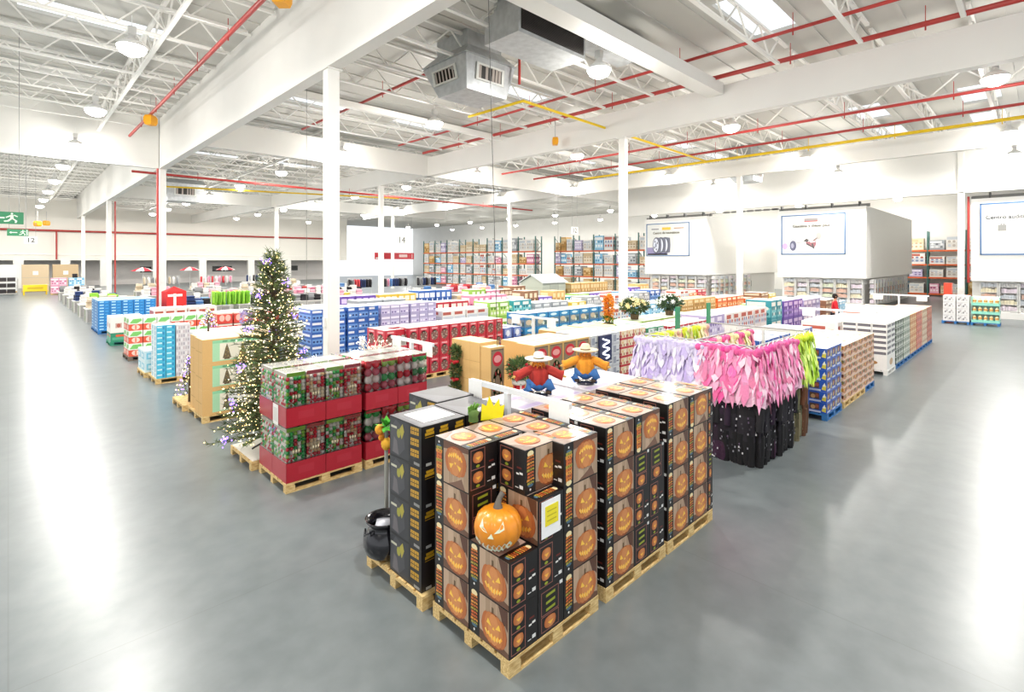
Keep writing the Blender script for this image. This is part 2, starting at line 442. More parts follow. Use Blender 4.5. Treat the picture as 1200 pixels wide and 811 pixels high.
struct(b.build('wall_right', M_WHITE))
b = MB().box(63, -14, 0, 63.3, 30, 10.5, WHITE); b.box(66, 30, 0, 66.3, 100, 10.5, WHITE)
struct(b.build('wall_end', M_WHITE))
# dark service trunking on top of the coolers
for y0, y1, nm in ((18.7, 24.3, 'tyre sign box'), (7.95, 13.35, 'mower sign box'), (-8, 2.85, 'hearing sign box')):
    b = MB()
    b.box(40.3, y0, 6.86, 40.5, y1, 7.02, C('6f6f6c')); b.box(40.9, y0, 6.9, 41.1, y1, 7.1, C('8d8c88'))
    y = y0 + .4
    while y < y1: b.box(40.25, y, 6.86, 40.6, y + .09, 7.2, C('3f3f3e')); y += 1.6
    tag(b.build('ceiling_cable_tray', M_METAL), 'grey cable tray running along the top of the %s' % nm, 'cable tray')
b = MB()
for i in range(7): b.box(40.4 + i * .01, 13.5 + i * .6, 7.0, 40.6, 13.9 + i * .6, 7.12, C('5b5b59'))
b.box(40.4, 13.4, 7.02, 40.5, 18.6, 7.08, C('777774'))
tag(b.build('ceiling_cable_tray', M_METAL), 'grey cable tray over the gap between the two sign boxes', 'cable tray')

# freezer doors along the coolers: each glazed door its own thing
def freezer_door():
    b = MB(); f = C('d9d9d6')
    w, h = .8, 1.7
    b.box(0, 0, 0, .05, .06, h, f); b.box(0, w - .06, 0, .05, w, h, f); b.box(0, 0, 0, .05, w, .06, f); b.box(0, 0, h - .06, .05, w, h, f)
    g = MB(); g.box(.015, .06, .06, .035, w - .06, h - .06, C('dfe6e6'))
    hd = MB().box(-.04, .08, .6, -.02, .11, 1.1, C('8a8a88')); hd.box(-.04, .08, .6, 0, .11, .64, C('8a8a88')); hd.box(-.04, .08, 1.06, 0, .11, 1.1, C('8a8a88'))
    return b.mesh('frame', M_METAL), hd.mesh('handle', M_METAL)
FD = freezer_door()
FGOODS = ['d98f6a', 'e6d9a8', '9fb7cc', 'cfcfcf', 'e3b48e', 'c9d8b0', 'd7c2d8', 'b9c6d6']
def freezer_goods(seed):
    r = random.Random(seed); b = MB()
    for k in range(5):
        b.box(0.0, .03, .08 + k * .33, .3, .77, .10 + k * .33, C('e8e8e8'))
        y = .05; c = C(r.choice(FGOODS))
        while y < .7:
            wd = r.uniform(.09, .16)
            b.box(.02, y, .10 + k * .33, .25, min(.76, y + wd - .01), .10 + k * .33 + r.uniform(.16, .26), mix(vary(c, .2), WHITE, .35)); y += wd
    return b.mesh('shelved_goods', M_PRINT)
FGM = [freezer_goods(i) for i in range(4)]
def freezer_row(x, y0, n, where, face=None):
    for i in range(n):
        y = y0 + i * .82
        lab = 'glass freezer door with shelved goods %s, %s from the near end' % (where, ORD[i] if i else 'first')
        t = thing('freezer_door', lab, 'freezer door', (x, y, .36), 0, 'freezer doors')
        put('handle', FD[1], parent=put('frame', FD[0], parent=t))
        put('shelved_goods', FGM[i % 4], (.12, 0, 0), parent=t)
def freezer_row_x(y, x0, n, where):
    for i in range(n):
        x = x0 + i * .95
        lab = 'glass freezer door %s, %s from the aisle' % (where, ORD[i] if i else 'first')
        t = thing('freezer_door', lab, 'freezer door', (x, y, .36), PI / 2, 'freezer doors')
        t.rotation_euler = (0, 0, PI / 2); t.location = (x + .8, y, .36)
        put('handle', FD[1], parent=put('frame', FD[0], parent=t))
        put('shelved_goods', FGM[i % 4], (.08, 0, 0), parent=t)
freezer_row(40.3, 18.95, 6, 'under the tyre sign'); freezer_row(40.3, 8.2, 6, 'under the mower sign'); freezer_row(40.3, -2.4, 6, 'under the hearing centre sign')
freezer_row_x(18.35, 40.8, 8, 'beside the tyre sign box'); freezer_row_x(7.6, 40.8, 12, 'on the aisle side of the mower box')

# wall signs ---------------------------------------------------------
def poster(y0, y1, z0, z1, label):
    """flat framed sign on the X = 40 face; returns its root at the lower left corner as read"""
    t = thing('wall_sign', label, 'sign', (39.99, y1, z0), 0, 'big signs over the freezers')
    w, h = y1 - y0, z1 - z0
    MB().box(-.04, -w, 0, 0, 0, h, C('dcdedb')).build('panel', M_PRINT, t)
    f = MB(); c = C('4a73a4'); s = .07
    f.box(-.06, -w, 0, -.03, 0, s, c); f.box(-.06, -w, h - s, -.03, 0, h, c); f.box(-.06, -s, 0, -.03, 0, h, c); f.box(-.06, -w, 0, -.03, -w + s, h, c)
    f.build('frame', M_METAL, t)
    return t, w, h
class Art(MB):   # u to the right, v up, in metres, on a sign facing -X
    def q(s, u0, v0, u1, v1, c, l=1): s.poly([(-.041 - l * .002, -u, v) for u, v in ((u0, v0), (u1, v0), (u1, v1), (u0, v1))], c)
    def el(s, u, v, ru, rv, c, l=1, n=20, a=0, a1=2 * PI): s.poly([(-.041 - l * .002, -(u + ru * math.cos(a + (a1 - a) * k / n)), v + rv * math.sin(a + (a1 - a) * k / n)) for k in range(n)], c)
    def pg(s, pts, c, l=1): s.poly([(-.041 - l * .002, -u, v) for u, v in pts], c)
# tyre sign
t, w, h = poster(20.1, 24.1, 3.65, 6.45, 'white tyre centre sign with a picture of three car tyres')
a = Art()
a.q(.1, .1, 2.0, .75, C('8f88b0'), 1); a.q(.1, .1, w - .1, .22, C('d8dbe0'), 1)
for k in (2, 1, 0):
    u = .95 + k * .42
    a.pg([(u, .25), (u + .45, .32), (u + .5, .95), (u + .45, 1.55), (u, 1.62)], C('66687a'), 2 + (2 - k) * 3)
    a.el(u, .93, .34, .70, C('565868'), 3 + (2 - k) * 3); a.el(u - .02, .93, .26, .58, C('d6dbe8'), 4 + (2 - k) * 3)
a.el(.93, .93, .09, .18, C('8d93a8'), 14)
for g_ in (0.6, 2.1, 3.7, 5.0): a.el(.93 + .16 * math.cos(g_), .93 + .36 * math.sin(g_), .05, .10, C('4a4c5c'), 14)
a.q(1.5, 2.22, 2.3, 2.45, C('f2c230'), 2); a.q(2.6, .3, 3.6, 1.7, C('f7f7f4'), 1)
for k in range(4): a.q(2.7, 1.5 - k * .2, 3.4, 1.53 - k * .2, C('dcdcd8'), 2)
a.build('tyre_picture', M_PRINT, t)
lettering('Centro de neumáticos', .27, C('5d5840'), t, (-.05, -w * .47, 1.98), FACE_MX)
b = Art(); b.q(.5, 2.27, 1.2, 2.37, C('8b8b90'), 2); b.q(2.6, 2.3, 3.5, 2.38, C('b58a6a'), 2); b.build('small_print', M_PRINT, t)
# mower sign
t, w, h = poster(9.1, 13.1, 3.7, 6.5, 'white sign with a picture of a lawn trimmer and engine parts')
a = Art()
a.pg([(.1, .1), (2.6, .1), (2.4, .5), (.1, .75)], C('dfe8ec'), 1); a.el(.25, .6, .18, .22, C('d9a8d0'), 2)
a.el(.78, .63, .22, .36, C('5d5d78'), 2); a.el(.74, .63, .10, .18, C('a2a2b8'), 3)
a.pg([(1.0, .8), (1.5, .86), (1.5, .89), (1.0, .84)], C('9a9aa0'), 2)
a.pg([(1.45, .95), (1.65, 1.12), (1.8, 1.0), (1.7, .85)], C('55504f'), 3)
a.pg([(1.6, .85), (2.2, 1.0), (2.25, .72), (2.15, .5), (1.9, .62), (1.65, .7)], C('a56a72'), 3)
a.pg([(1.62, .72), (2.1, .42), (2.14, .48), (1.66, .8)], C('4f4a4c'), 4); a.pg([(1.85, .9), (2.2, .95), (2.18, .85), (1.9, .82)], C('d9d4d4'), 4)
a.pg([(1.95, .75), (2.05, .78), (2.16, .4), (2.06, .4)], C('5a5557'), 5)
a.el(2.4, 1.28, .16, .24, C('b9b6b2'), 2); a.pg([(2.05, 1.0), (2.3, 1.2), (2.36, 1.12), (2.12, .93)], C('8b7c78'), 2)
a.q(1.5, 2.33, 2.35, 2.52, C('8c8685'), 2); a.q(1.5, 2.28, 2.35, 2.34, C('b03a3a'), 3)
for k in range(4): a.q(2.75, 1.6 - k * .22, 3.6, 1.62 - k * .22, C('dedcd2'), 2)
a.build('trimmer_picture', M_PRINT, t)
lettering('Gasolina y diésel plus', .27, C('5f5a50'), t, (-.05, -w * .48, 2.0), FACE_MX)
# hearing centre sign
t, w, h = poster(-3.4, 2.45, 3.6, 6.55, 'white sign reading Centro auditivo beside the right hand column')
a = Art()
a.q(.75, 1.35, 1.1, 1.7, C('8f8f8c'), 2); a.q(.86, 1.7, .92, 1.78, C('8f8f8c'), 2); a.q(.97, 1.7, 1.03, 1.78, C('8f8f8c'), 2)
a.q(3.05, 2.42, 3.13, 2.68, C('77777a'), 2); a.q(3.18, 2.42, 3.24, 2.7, C('77777a'), 2); a.q(3.3, 2.42, 3.36, 2.62, C('77777a'), 2); a.q(3.0, 2.42, 3.45, 2.47, C('77777a'), 2)
for k in range(6): a.q(1.6 + (k % 3) * .2, 1.62 - k * .17, 2.9 + (k % 2) * .4, 1.65 - k * .17, C('d4d4cf'), 2)
a.build('ear_picture', M_PRINT, t)
lettering('Centro auditivo', .29, C('3f3f44'), t, (-.05, -.24, 2.13), FACE_MX, align='LEFT')

# hung exit and aisle signs -------------------------------------------
def exit_sign(x0, x1, y, z0, z1, label, arrow, trim=None):
    t = thing('hanging_exit_sign', label, 'sign', (x0, y, z0), 0, 'green exit signs')
    w, h = x1 - x0, z1 - z0
    MB().box(0, 0, 0, w, .05, h, C('2f8a5c')).build('panel', M_PRINT, t)
    a = MB()
    def q(pts): a.poly([(u * w, -.003, v * h) for u, v in pts], C('eafbe8'))
    q([(arrow, .5), (arrow + .1, .68), (arrow + .1, .56), (arrow + .38, .56), (arrow + .38, .44), (arrow + .1, .44), (arrow + .1, .32)])
    a.build('arrow', M_PRINT, t)
    m = MB()
    def s(pts): m.poly([(u * w, -.004, v * h) for u, v in pts], C('eafbe8'))
    m.poly([((.74 + .028 * math.cos(k)) * w, -.004, (.85 + .075 * math.sin(k)) * h) for k in [i * PI / 5 for i in range(10)]], C('eafbe8'))
    s([(.70, .76), (.77, .74), (.78, .42), (.70, .44)]); s([(.70, .74), (.60, .56), (.615, .48), (.72, .64)]); s([(.77, .72), (.86, .58), (.875, .66), (.79, .78)])
    s([(.70, .46), (.64, .3), (.56, .26), (.57, .16), (.67, .2), (.75, .42)]); s([(.73, .44), (.78, .46), (.86, .28), (.84, .1), (.80, .1), (.81, .27)])
    s([(.90, .1), (.96, .1), (.96, .92), (.90, .92)]) if trim else None
    m.build('running_figure', M_PRINT, t)
    for u in (.1, .9): MB().tube([(u * w, .025, h), (u * w, .025, 11.3 - z0)], .008, C('8c8c8c'), 5).build('hanger', M_METAL, t)
exit_sign(-.75, .39, 25, 4.56, 4.98, 'large green exit sign with arrow and running figure hung over the left aisle', .2)
exit_sign(-.05, .82, 40, 4.66, 5.04, 'smaller green exit sign hung behind the large one', .1, True)
def aisle_sign(text, x, y, z, s, label):
    t = thing('hanging_aisle_sign', label, 'sign', (x, y, z), 0, 'white aisle number signs')
    MB().box(-s * .8, 0, 0, s * .8, .03, s * 1.1, C('f5f5f0')).build('panel', M_PRINT, t)
    lettering(text, s, C('3c4038'), t, (0, -.004, s * .52), FACE_MY)
    for u in (-.6, .6): MB().tube([(u * s, .015, s * 1.1), (u * s, .015, 10.4 - z)], .01, C('9a9a9a'), 5).build('hanger', M_METAL, t)
aisle_sign('14', 25.6, 40.6, 4.7, .8, 'white aisle sign with number 14 near the red banner')
aisle_sign('12', 31.0, 24.9, 5.3, .5, 'white aisle sign with number 12 in front of the orange racks')
aisle_sign('12', 1.3, 57, 4.65, .5, 'small white aisle sign under the exit signs')
t = thing('hanging_banner', 'red hanging banner with white lettering beyond the clothing', 'sign', (37.5, 66.5, 3.45), 0)
MB().box(0, 0, 0, 6.6, .08, .95, C('cf2f3c')).build('panel', M_PRINT, t)
b = MB()
b.box(.15, -.01, .1, 1.5, 0, .25, WHITE); b.box(4.0, -.01, .3, 5.4, 0, .72, C('f7d5d2')); b.box(6.2, -.012, .15, 6.3, 0, .8, C('f7d5d2'))
b.build('white_print', M_PRINT, t)
for u in (.4, 6.2): MB().tube([(u, .04, .95), (u, .04, 6.9)], .015, C('999999'), 5).build('hanger', M_METAL, t)

# ceiling air units -------------------------------------------------
def air_unit(x, y, zs, s, label):
    """galvanised drop box: duct, flared hood, tapered body with two louvred grilles"""
    t = thing('ceiling_air_unit', label, 'air conditioner', (x, y, zs), 0, 'air units under the roof')
    def V(u, v, z): return (u * s, v * s, z * s)
    b = MB(); c = C('a9b0b2')
    T = [V(0, 0, 1.05), V(2.05, 0, 1.05), V(2.05, 2.25, 1.05), V(0, 2.25, 1.05)]
    B = [V(.1, .1, 0), V(1.75, .1, 0), V(1.75, 1.5, 0), V(.1, 1.5, 0)]
    T0 = [V(.0, .0, .98)] ; 
    b.faces(T + B, [(4, 5, 1, 0), (5, 6, 2, 1), (6, 7, 3, 2), (7, 4, 0, 3), (7, 6, 5, 4), (0, 1, 2, 3)], c)
    b.build('body', M_STEEL, t)
    b = MB(); b.faces([V(-.06, -.06, 1.06), V(2.11, -.06, 1.06), V(2.11, 2.31, 1.06), V(-.06, 2.31, 1.06), V(.35, .35, 1.5), V(1.75, .35, 1.5), V(1.75, 1.95, 1.5), V(.35, 1.95, 1.5)],
                      [(0, 1, 5, 4), (1, 2, 6, 5), (2, 3, 7, 6), (3, 0, 4, 7), (3, 2, 1, 0), (4, 5, 6, 7)], c)
    b.build('flared_hood', M_STEEL, t)
    MB().box(.35 * s, .35 * s, 1.5 * s, 1.75 * s, 1.95 * s, 10.5 - zs, c).build('duct', M_STEEL, t)
    def grille(p00, p10, p01, n, dark):
        p00, p10, p01 = Vector(p00), Vector(p10), Vector(p01); U = p10 - p00; W = p01 - p00; N = U.cross(W).normalized()
        f = MB()
        def P(u, v, e): return p00 + U * u + W * v + N * e
        def quad(u0, v0, u1, v1, e, col): f.poly([P(u0, v0, e), P(u1, v0, e), P(u1, v1, e), P(u0, v1, e)], col)
        fr = C('d9dad5')
        for (u0, v0, u1, v1) in ((-.1, -.14, 1.1, 0), (-.1, 1, 1.1, 1.14), (-.1, 0, 0, 1), (1, 0, 1.1, 1)):
            vs = [P(u0, v0, .0), P(u1, v0, 0), P(u1, v1, 0), P(u0, v1, 0), P(u0, v0, .05), P(u1, v0, .05), P(u1, v1, .05), P(u0, v1, .05)]
            f.faces(vs, [(4, 5, 6, 7), (0, 1, 5, 4), (1, 2, 6, 5), (2, 3, 7, 6), (3, 0, 4, 7)], fr)
        quad(0, 0, 1, 1, .006, C('2a2624'))
        for i in range(n):
            if i in dark: continue
            u = (i + .15) / n; vs = [P(u, 0, .02), P(u + .62 / n, 0, .045), P(u + .62 / n, 1, .045), P(u, 1, .02)]
            f.poly(vs, C('b5aaa2'))
        f.build('grille', M_METAL, t)
    grille(V(.043, 1.55, .42), V(.058, .55, .42 - .0), V(.02, 1.62, .80), 6, ())
    grille(V(.5, .06, .40), V(1.45, .06, .40), V(.5, .028, .80), 7, (1, 3))
    return t
air_unit(9.8, 12.0, 8.5, 1.0, 'large grey louvred air unit hung near the front of the ceiling')
air_unit(32.5, 12.2, 8.2, .85, 'small grey louvred air unit hung over the right hand pipes')
air_unit(8.6, 46.5, 7.9, 1.3, 'distant grey louvred air unit behind the second column')
t = thing('ceiling_return_air_box', 'long grey air box with one dark louvred face above the wide beam', 'air conditioner', (9.25, 9.25, 9.12), 0, 'air units under the roof')
MB().box(0, 0, 0, 2.75, 1.3, .75, C('a9b0b2')).box(.3, .3, .75, 2.3, 1.25, 1.37, C('a9b0b2')).build('body', M_STEEL, t)
b = MB().box(.1, -.02, .1, 2.65, -.001, .66, C('2b2726'))
for i in range(16): b.box(.12, -.035, .12 + i * .034, 2.65, -.02, .125 + i * .034, C('474240'))
b.build('louvre', M_METAL, t)
# straight grey duct along the roof behind
tag(MB().box(11.6, 8.9, 9.75, 14.6, 9.3 + .6, 10.4, WHITE).build('ceiling_duct', M_STEEL), 'grey square duct joined to the long air box', 'duct')

# high bay lamps ------------------------------------------------------
def lamp_proto():
    h = MB(); c = C('f2f2f0')
    h.lathe([(.07, .42), (.09, .42), (.09, .25), (.14, .24), (.30, .12), (.36, .02), (.35, .02), (.29, .1), (.08, .2)], 20, (0, 0, 0), c)
    h.tube([(0, 0, .42), (0, 0, .9)], .012, c, 6)
    d = MB(); d.lathe([(.001, -.21), (.16, -.20), (.28, -.13), (.34, -.03), (.345, .03)], 20, (0, 0, 0), WHITE)
    bl = MB(); bl.box(-.09, -.09, .36, .09, .09, .58, C('d9d9d6'))
    return h.mesh('reflector', M_METAL), d.mesh('lens', M_LAMP), bl.mesh('ballast', M_METAL)
LP = lamp_proto()
LAMP_POW = 430; GLOW_POW = 285
LXY = []
for iy, y in enumerate((1.0, 9.2, 17.5, 25.8, 34.2, 42.5, 50.8, 59.1, 67.4, 75.7)):
    for ix, x in enumerate((-16.8, -7.2, 2.44, 12.6, 22.0, 31.8, 38.6, 49.0, 58.5)):
        if 38 < x < 40 and y > 24: continue
        if x > 45 and y < 2: continue
        if x < -10 and (y < 20): continue
        LXY.append((ix, iy, x, y))
ROWS = ['first', 'second', 'third', 'fourth', 'fifth', 'sixth', 'seventh', 'eighth', 'ninth', 'tenth']
lam = bpy.data.lights.new('high_bay_light', 'AREA'); lam.shape = 'DISK'; lam.size = .5; lam.energy = LAMP_POW; lam.color = (1, .97, .92)
lam2 = bpy.data.lights.new('high_bay_glow', 'POINT'); lam2.shadow_soft_size = .2; lam2.energy = GLOW_POW; lam2.color = (1, .96, .90)
for ix, iy, x, y in LXY:
    z = 9.15 if x < 6 else 8.95
    dz = 9.9 - 9.15
    t = thing('ceiling_lamp', 'round high bay lamp, %s row from the front, %s line from the left' % (ROWS[iy], ROWS[ix]), 'lamp', (x, y, z), 0, 'high bay lamps')
    put('reflector', LP[0], parent=t); put('lens', LP[1], parent=t); put('ballast', LP[2], parent=t)
    l = bpy.data.objects.new('high_bay_light', lam); COL.objects.link(l); l.location = (x, y, z - .24)
    l = bpy.data.objects.new('high_bay_glow', lam2); COL.objects.link(l); l.location = (x, y, z - .48)
# yellow alarm/lantern hoods hung from the roof
for (x, y, z, lab) in ((4.9, 13.3, 9.7, 'yellow hanging box on the near red pipe'), (4.75, 29.0, 9.6, 'yellow hanging box near the cross girder'), (18.0, 15.6, 8.6, 'orange hanging box under the yellow pipe'),
                       (2.6, 66, 6.6, 'upper distant yellow hanging box'), (1.8, 60, 6.2, 'lower distant yellow hanging box')):
    s = .45 if x < 10 else .34
    t = thing('hanging_yellow_box', lab, 'box', (x, y, z), PI / 4, 'yellow boxes on the ceiling')
    MB().faces([(-s * .4, -s * .3, 0), (s * .4, -s * .3, 0), (s * .4, s * .3, 0), (-s * .4, s * .3, 0), (-s * .5, -s * .4, s * .3), (s * .5, -s * .4, s * .3), (s * .5, s * .4, s * .3), (-s * .5, s * .4, s * .3), (-s * .4, -s * .3, s * 1.0), (s * .4, -s * .3, s), (s * .4, s * .3, s), (-s * .4, s * .3, s)],
               [(3, 2, 1, 0), (0, 1, 5, 4), (1, 2, 6, 5), (2, 3, 7, 6), (3, 0, 4, 7), (4, 5, 9, 8), (5, 6, 10, 9), (6, 7, 11, 10), (7, 4, 8, 11), (8, 9, 10, 11)], C('f5a80c')) if False else None
    b = MB(); vs = []
    for (k, zz) in ((.4, 0), (.5, .3), (.5, .75), (.38, 1)):
        vs += [(-k * s, -k * s * .8, zz * s), (k * s, -k * s * .8, zz * s), (k * s, k * s * .8, zz * s), (-k * s, k * s * .8, zz * s)]
    fs = [(3, 2, 1, 0), (12, 13, 14, 15)]
    for q in range(3):
        for e in range(4): fs.append((q * 4 + e, q * 4 + (e + 1) % 4, q * 4 + 4 + (e + 1) % 4, q * 4 + 4 + e))
    b.faces(vs, fs, C('f5a80c')); b.build('housing', M_METAL, t)
    MB().tube([(0, 0, s), (0, 0, s + .9)], .015, C('b0b0b0'), 6).build('hanger', M_METAL, t)
# thin cables
def cable(label, p, q, r=.006, col='3a3a36'):
    tag(MB().tube([p, q], r, C(col), 5).build('hanging_cable', M_METAL), label, 'cable', 'thin cables from the roof')
cable('long black cable slanting down to the wreath cartons', (6.35, 7.2, 9.9), (6.92, 7.5, 1.55), .007)
cable('thin grey cable hanging behind the first tall column', (7.2, 17.3, 10.3), (7.2, 17.3, 1.6), .008, '77756f')
cable('thin grey cable hanging in front of the cross girder', (20.3, 17.4, 10.3), (20.3, 17.4, 1.6), .008, '8a8882')

# ================================================================ BLOCK 1: HALLOWEEN PALLETS
OR1, OR2, OR3 = C('c4571c'), C('ef8a2a'), C('ffc24d')
TAN, TAN2, BRN = C('c4a88e'), C('a98e74'), C('4a2e20')
GRN = C('9aa52f')
def pumpkin_pic(c, face, u, v, ru, rv, flip=False, l=3, detail=True):
    s = -1 if flip else 1
    c.e(face, u, v - s * rv * .05, ru, rv, C('a2522a'), l, 18)
    for k, (du, w) in enumerate(((-.58, .38), (.58, .38), (-.3, .42), (.3, .42), (0, .42))):
        c.e(face, u + du * ru, v, ru * w, rv * (.93 if k > 1 else .82), vary([C('c4703c'), C('c4703c'), C('cf8048'), C('cf8048'), C('d98f55')][k], .05), l + 1 + k, 14)
    if not detail:
        c.p(face, [(u - ru * .5, v + rv * .05), (u + ru * .5, v + rv * .05), (u, v - rv * .5)], OR3, l + 7); return
    Y = C('ffcf52')
    for sx in (-1, 1):
        c.p(face, [(u + sx * ru * .15, v + s * rv * .12), (u + sx * ru * .55, v + s * rv * .2), (u + sx * ru * .42, v + s * rv * .52)], Y, l + 7)
    c.p(face, [(u - ru * .1, v), (u + ru * .1, v), (u, v + s * rv * .18)], Y, l + 7)
    n = 6
    up = [(u + ru * (-.7 + 1.4 * i / (2 * n)), v + s * rv * ((-.12 if i % 2 else -.26) - .18 * (1 - abs(i - n) / n))) for i in range(2 * n + 1)]
    lo = [(u + ru * (.6 - 1.2 * i / (2 * n)), v + s * rv * ((-.50 if i % 2 else -.38) - .22 * (1 - abs(i - n) / n))) for i in range(2 * n + 1)]
    for i in range(2 * n):
        c.p(face, [up[i], up[i + 1], lo[2 * n - i - 1], lo[2 * n - i]], C('ffb03a') if i % 2 else C('ffd66a'), l + 7)
def strip_print(c, face, u0, u1, v0, v1, flip=False, l=3):
    """the vertical ornamental title block: pale rounded cap, orange letter-like blocks, green foot"""
    um = (u0 + u1) / 2; hw = (u1 - u0) / 2; H = v1 - v0
    cap, foot = (v0 + .04 * H, v1) if flip else (v1 - .06 * H, v0)
    c.e(face, um, cap, hw * .8, H * .09, C('f4e3b0'), l, 12)
    R = random.Random(3)
    n = 9
    for i in range(n):
        t0 = (i + .1) / n * .86; t1 = (i + .95) / n * .86
        a, d = (v1 - .10 * H - t0 * H, v1 - .10 * H - t1 * H) if not flip else (v0 + .10 * H + t0 * H, v0 + .10 * H + t1 * H)
        col = [C('d8701f'), C('b8401a'), C('e39a3a'), C('c9531d'), C('8f9a34'), C('d4461c'), C('c8361a'), C('d98a2a'), C('7f9c38')][i]
        k = hw * R.uniform(.80, 1.0); col = mix(col, C('ffb860'), .25)
        c.p(face, [(um - k, d), (um + k, d + .02), (um + k * .9, a), (um - k * .95, a - .01)], col, l + 1)
        c.r(face, um - k * .25, min(a, d) + .25 * abs(a - d), um - k * .05, max(a, d) - .2 * abs(a - d), C('3a1a10'), l + 2)
        c.r(face, um + k * .3, min(a, d) + .2 * abs(a - d), um + k * .5, max(a, d) - .3 * abs(a - d), C('3a1a10'), l + 2)
    c.e(face, um, foot + (.02 * H if not flip else -.02 * H), hw * .7, H * .05, C('4c6f86'), l, 10)
def front_print(c, face, flip=False):
    # planked tan picture, black title strip on the reader's left (on the right when upside-down)
    a, b_ = (.27, .985) if not flip else (.27, .985)
    c.r(face, a, .015, b_, .985, TAN, 1)
    for i in range(5):
        u = a + (b_ - a) * i / 5
        c.r(face, u + .01, .015, u + (b_ - a) / 5 - .012, .985, vary(mix(TAN, TAN2, rng.random()), .08), 2)
    if not flip:
        c.p(face, [(a, .015), (b_, .015), (b_, .12), (.75, .2), (.5, .17), (a, .22)], C('6d4a38'), 3)
        c.p(face, [(.74, .985), (.97, .985), (.97, .55), (.90, .66), (.86, .6), (.80, .8)], C('5b3a2c'), 3)
        pumpkin_pic(c, face, .635, .41, .315, .355, False, 4)
        c.r(face, .58, .74, .63, .86, C('6d563c'), 4)
    else:
        c.p(face, [(a, .985), (b_, .985), (b_, .88), (.5, .84), (a, .8)], C('6d4a38'), 3)
        c.p(face, [(.4, .015), (.9, .015), (.8, .25), (.6, .12)], C('7d5a48'), 3)
        pumpkin_pic(c, face, .63, .58, .31, .34, True, 4)
    strip_print(c, face, .035, .235, .18, .95) if not flip else strip_print(c, face, .035, .235, .05, .82, True)
    c.e(face, .13, .10 if not flip else .9, .022, .03, WHITE, 3, 6)
RED_L = C('a5685c')
def side_a(c, face):      # framed column with two pumpkins and green words, barcode label at the far edge
    c.frame(face, .06, .05, .56, .95, .006, RED_L, 1); c.r(face, .06, .49, .56, .51, RED_L, 1)
    for v in (.76, .31):
        pumpkin_pic(c, face, .31, v, .18, .135, False, 2, False); c.e(face, .31, v - .2, .07, .035, GRN, 2, 8)
    c.r(face, .68, .42, .78, .46, WHITE, 2); c.r(face, .80, .44, .92, .49, WHITE, 2); c.r(face, .80, .12, .93, .2, C('e9e9e6'), 2); c.r(face, .64, .12, .76, .14, C('e9e9e6'), 2)
    c.r(face, .70, .56, .88, .60, C('6d2a22'), 2)
def side_b(c, face):      # three green captions over one pumpkin
    c.frame(face, .12, .42, .80, .94, .006, RED_L, 1); c.frame(face, .12, .06, .80, .40, .006, RED_L, 1)
    for v in (.82, .66, .51): c.p(face, [(.3, v - .03), (.66, v - .015), (.66, v + .045), (.3, v + .03)], GRN, 2)
    pumpkin_pic(c, face, .46, .23, .23, .14, False, 2, False)
    c.r(face, .84, .9, .96, .98, C('e9e9e6'), 2)
def top_print(c):
    c.r('+z', .02, .02, .74, .98, C('c3a896'), 1)
    for i in range(6): c.r('+z', .02, .02 + i * .16, .74, .165 + i * .16, vary(C('b79c8d'), .1), 2)
    c.p('+z', [(.02, .02), (.3, .02), (.1, .5), (.02, .6)], C('8a7468'), 3)
    pumpkin_pic(c, '+z', .42, .52, .24, .34, False, 4)
    strip_print(c, '+z', .80, .95, .1, .9)
PW, PD, PH = .49, .325, .383
def pumpkin_carton(flip, sides):
    c = Carton(PW, PD, PH, BLACK, C('191415'))
    front_print(c, '-y', flip); front_print(c, '+y', flip)
    (side_a if sides == 'a' else side_b)(c, '-x'); (side_b if sides == 'a' else side_a)(c, '+x')
    top_print(c)
    return c.mesh('pumpkin_carton', M_PRINT)
PM = {(f, s): pumpkin_carton(f, s) for f in (False, True) for s in 'ab'}
def pumpkin_box(x, y, z, face, flip, label):
    """x, y: lower corner of the footprint; face: where the wide picture looks"""
    s = rng.choice('ab')
    if face == '-y': o = put('pumpkin_carton', PM[flip, s], (x, y, z))
    else: o = put('pumpkin_carton', PM[flip, s], (x, y + PW, z), -PI / 2)     # -y face turns to -x
    return tag(o, label, 'box', 'black pumpkin lantern cartons')
def pumpkin_pallet(px, desc, layers, holes=()):
    pallet(px, 2.92, 1.17, 1.02, 'pale wooden pallet under the %s pumpkin cartons' % desc)
    for k in range(layers):
        z = .142 + k * (PH + .0015); lay = 'bottom' if k == 0 else ['second', 'third', 'fourth'][k - 1] + ' layer' if k < 3 else 'top'
        lay = ['bottom layer', 'second layer', 'third layer', 'top layer'][k]
        g_ = .008
        for r in range(2):
            for cidx in range(2):
                if (k, 'L', r, cidx) in holes: continue
                if k < layers - 1 and cidx == 1 and r == 1: continue
                x = px + .005 + r * (PD + g_); y = 2.925 + cidx * (PW + g_)
                pumpkin_box(x, y, z, '-x', k == 3 and cidx == 1, 'black pumpkin lantern carton, %s pallet, %s, left half, %s column %s row' % (desc, lay, ['near', 'far'][cidx], ['outer', 'inner'][r]))
        for r in range(3):
            if (k, 'R', r) in holes: continue
            if k < layers - 1 and r > 0: continue
            x = px + .005 + 2 * (PD + g_); y = 2.925 + r * (PD + g_)
            pumpkin_box(x, y, z, '-y', k == 3 and r == 0, 'black pumpkin lantern carton, %s pallet, %s, right half, %s' % (desc, lay, ['front', 'middle', 'back'][r]))
pumpkin_pallet(2.82, 'front', 4, {(2, 'L', 0, 0), (3, 'L', 0, 0), (3, 'L', 1, 0)})
pumpkin_box(3.14, 3.06, .142 + 3 * (PH + .0015), '-y', False, 'black pumpkin lantern carton bridging the gap over the display pumpkin')
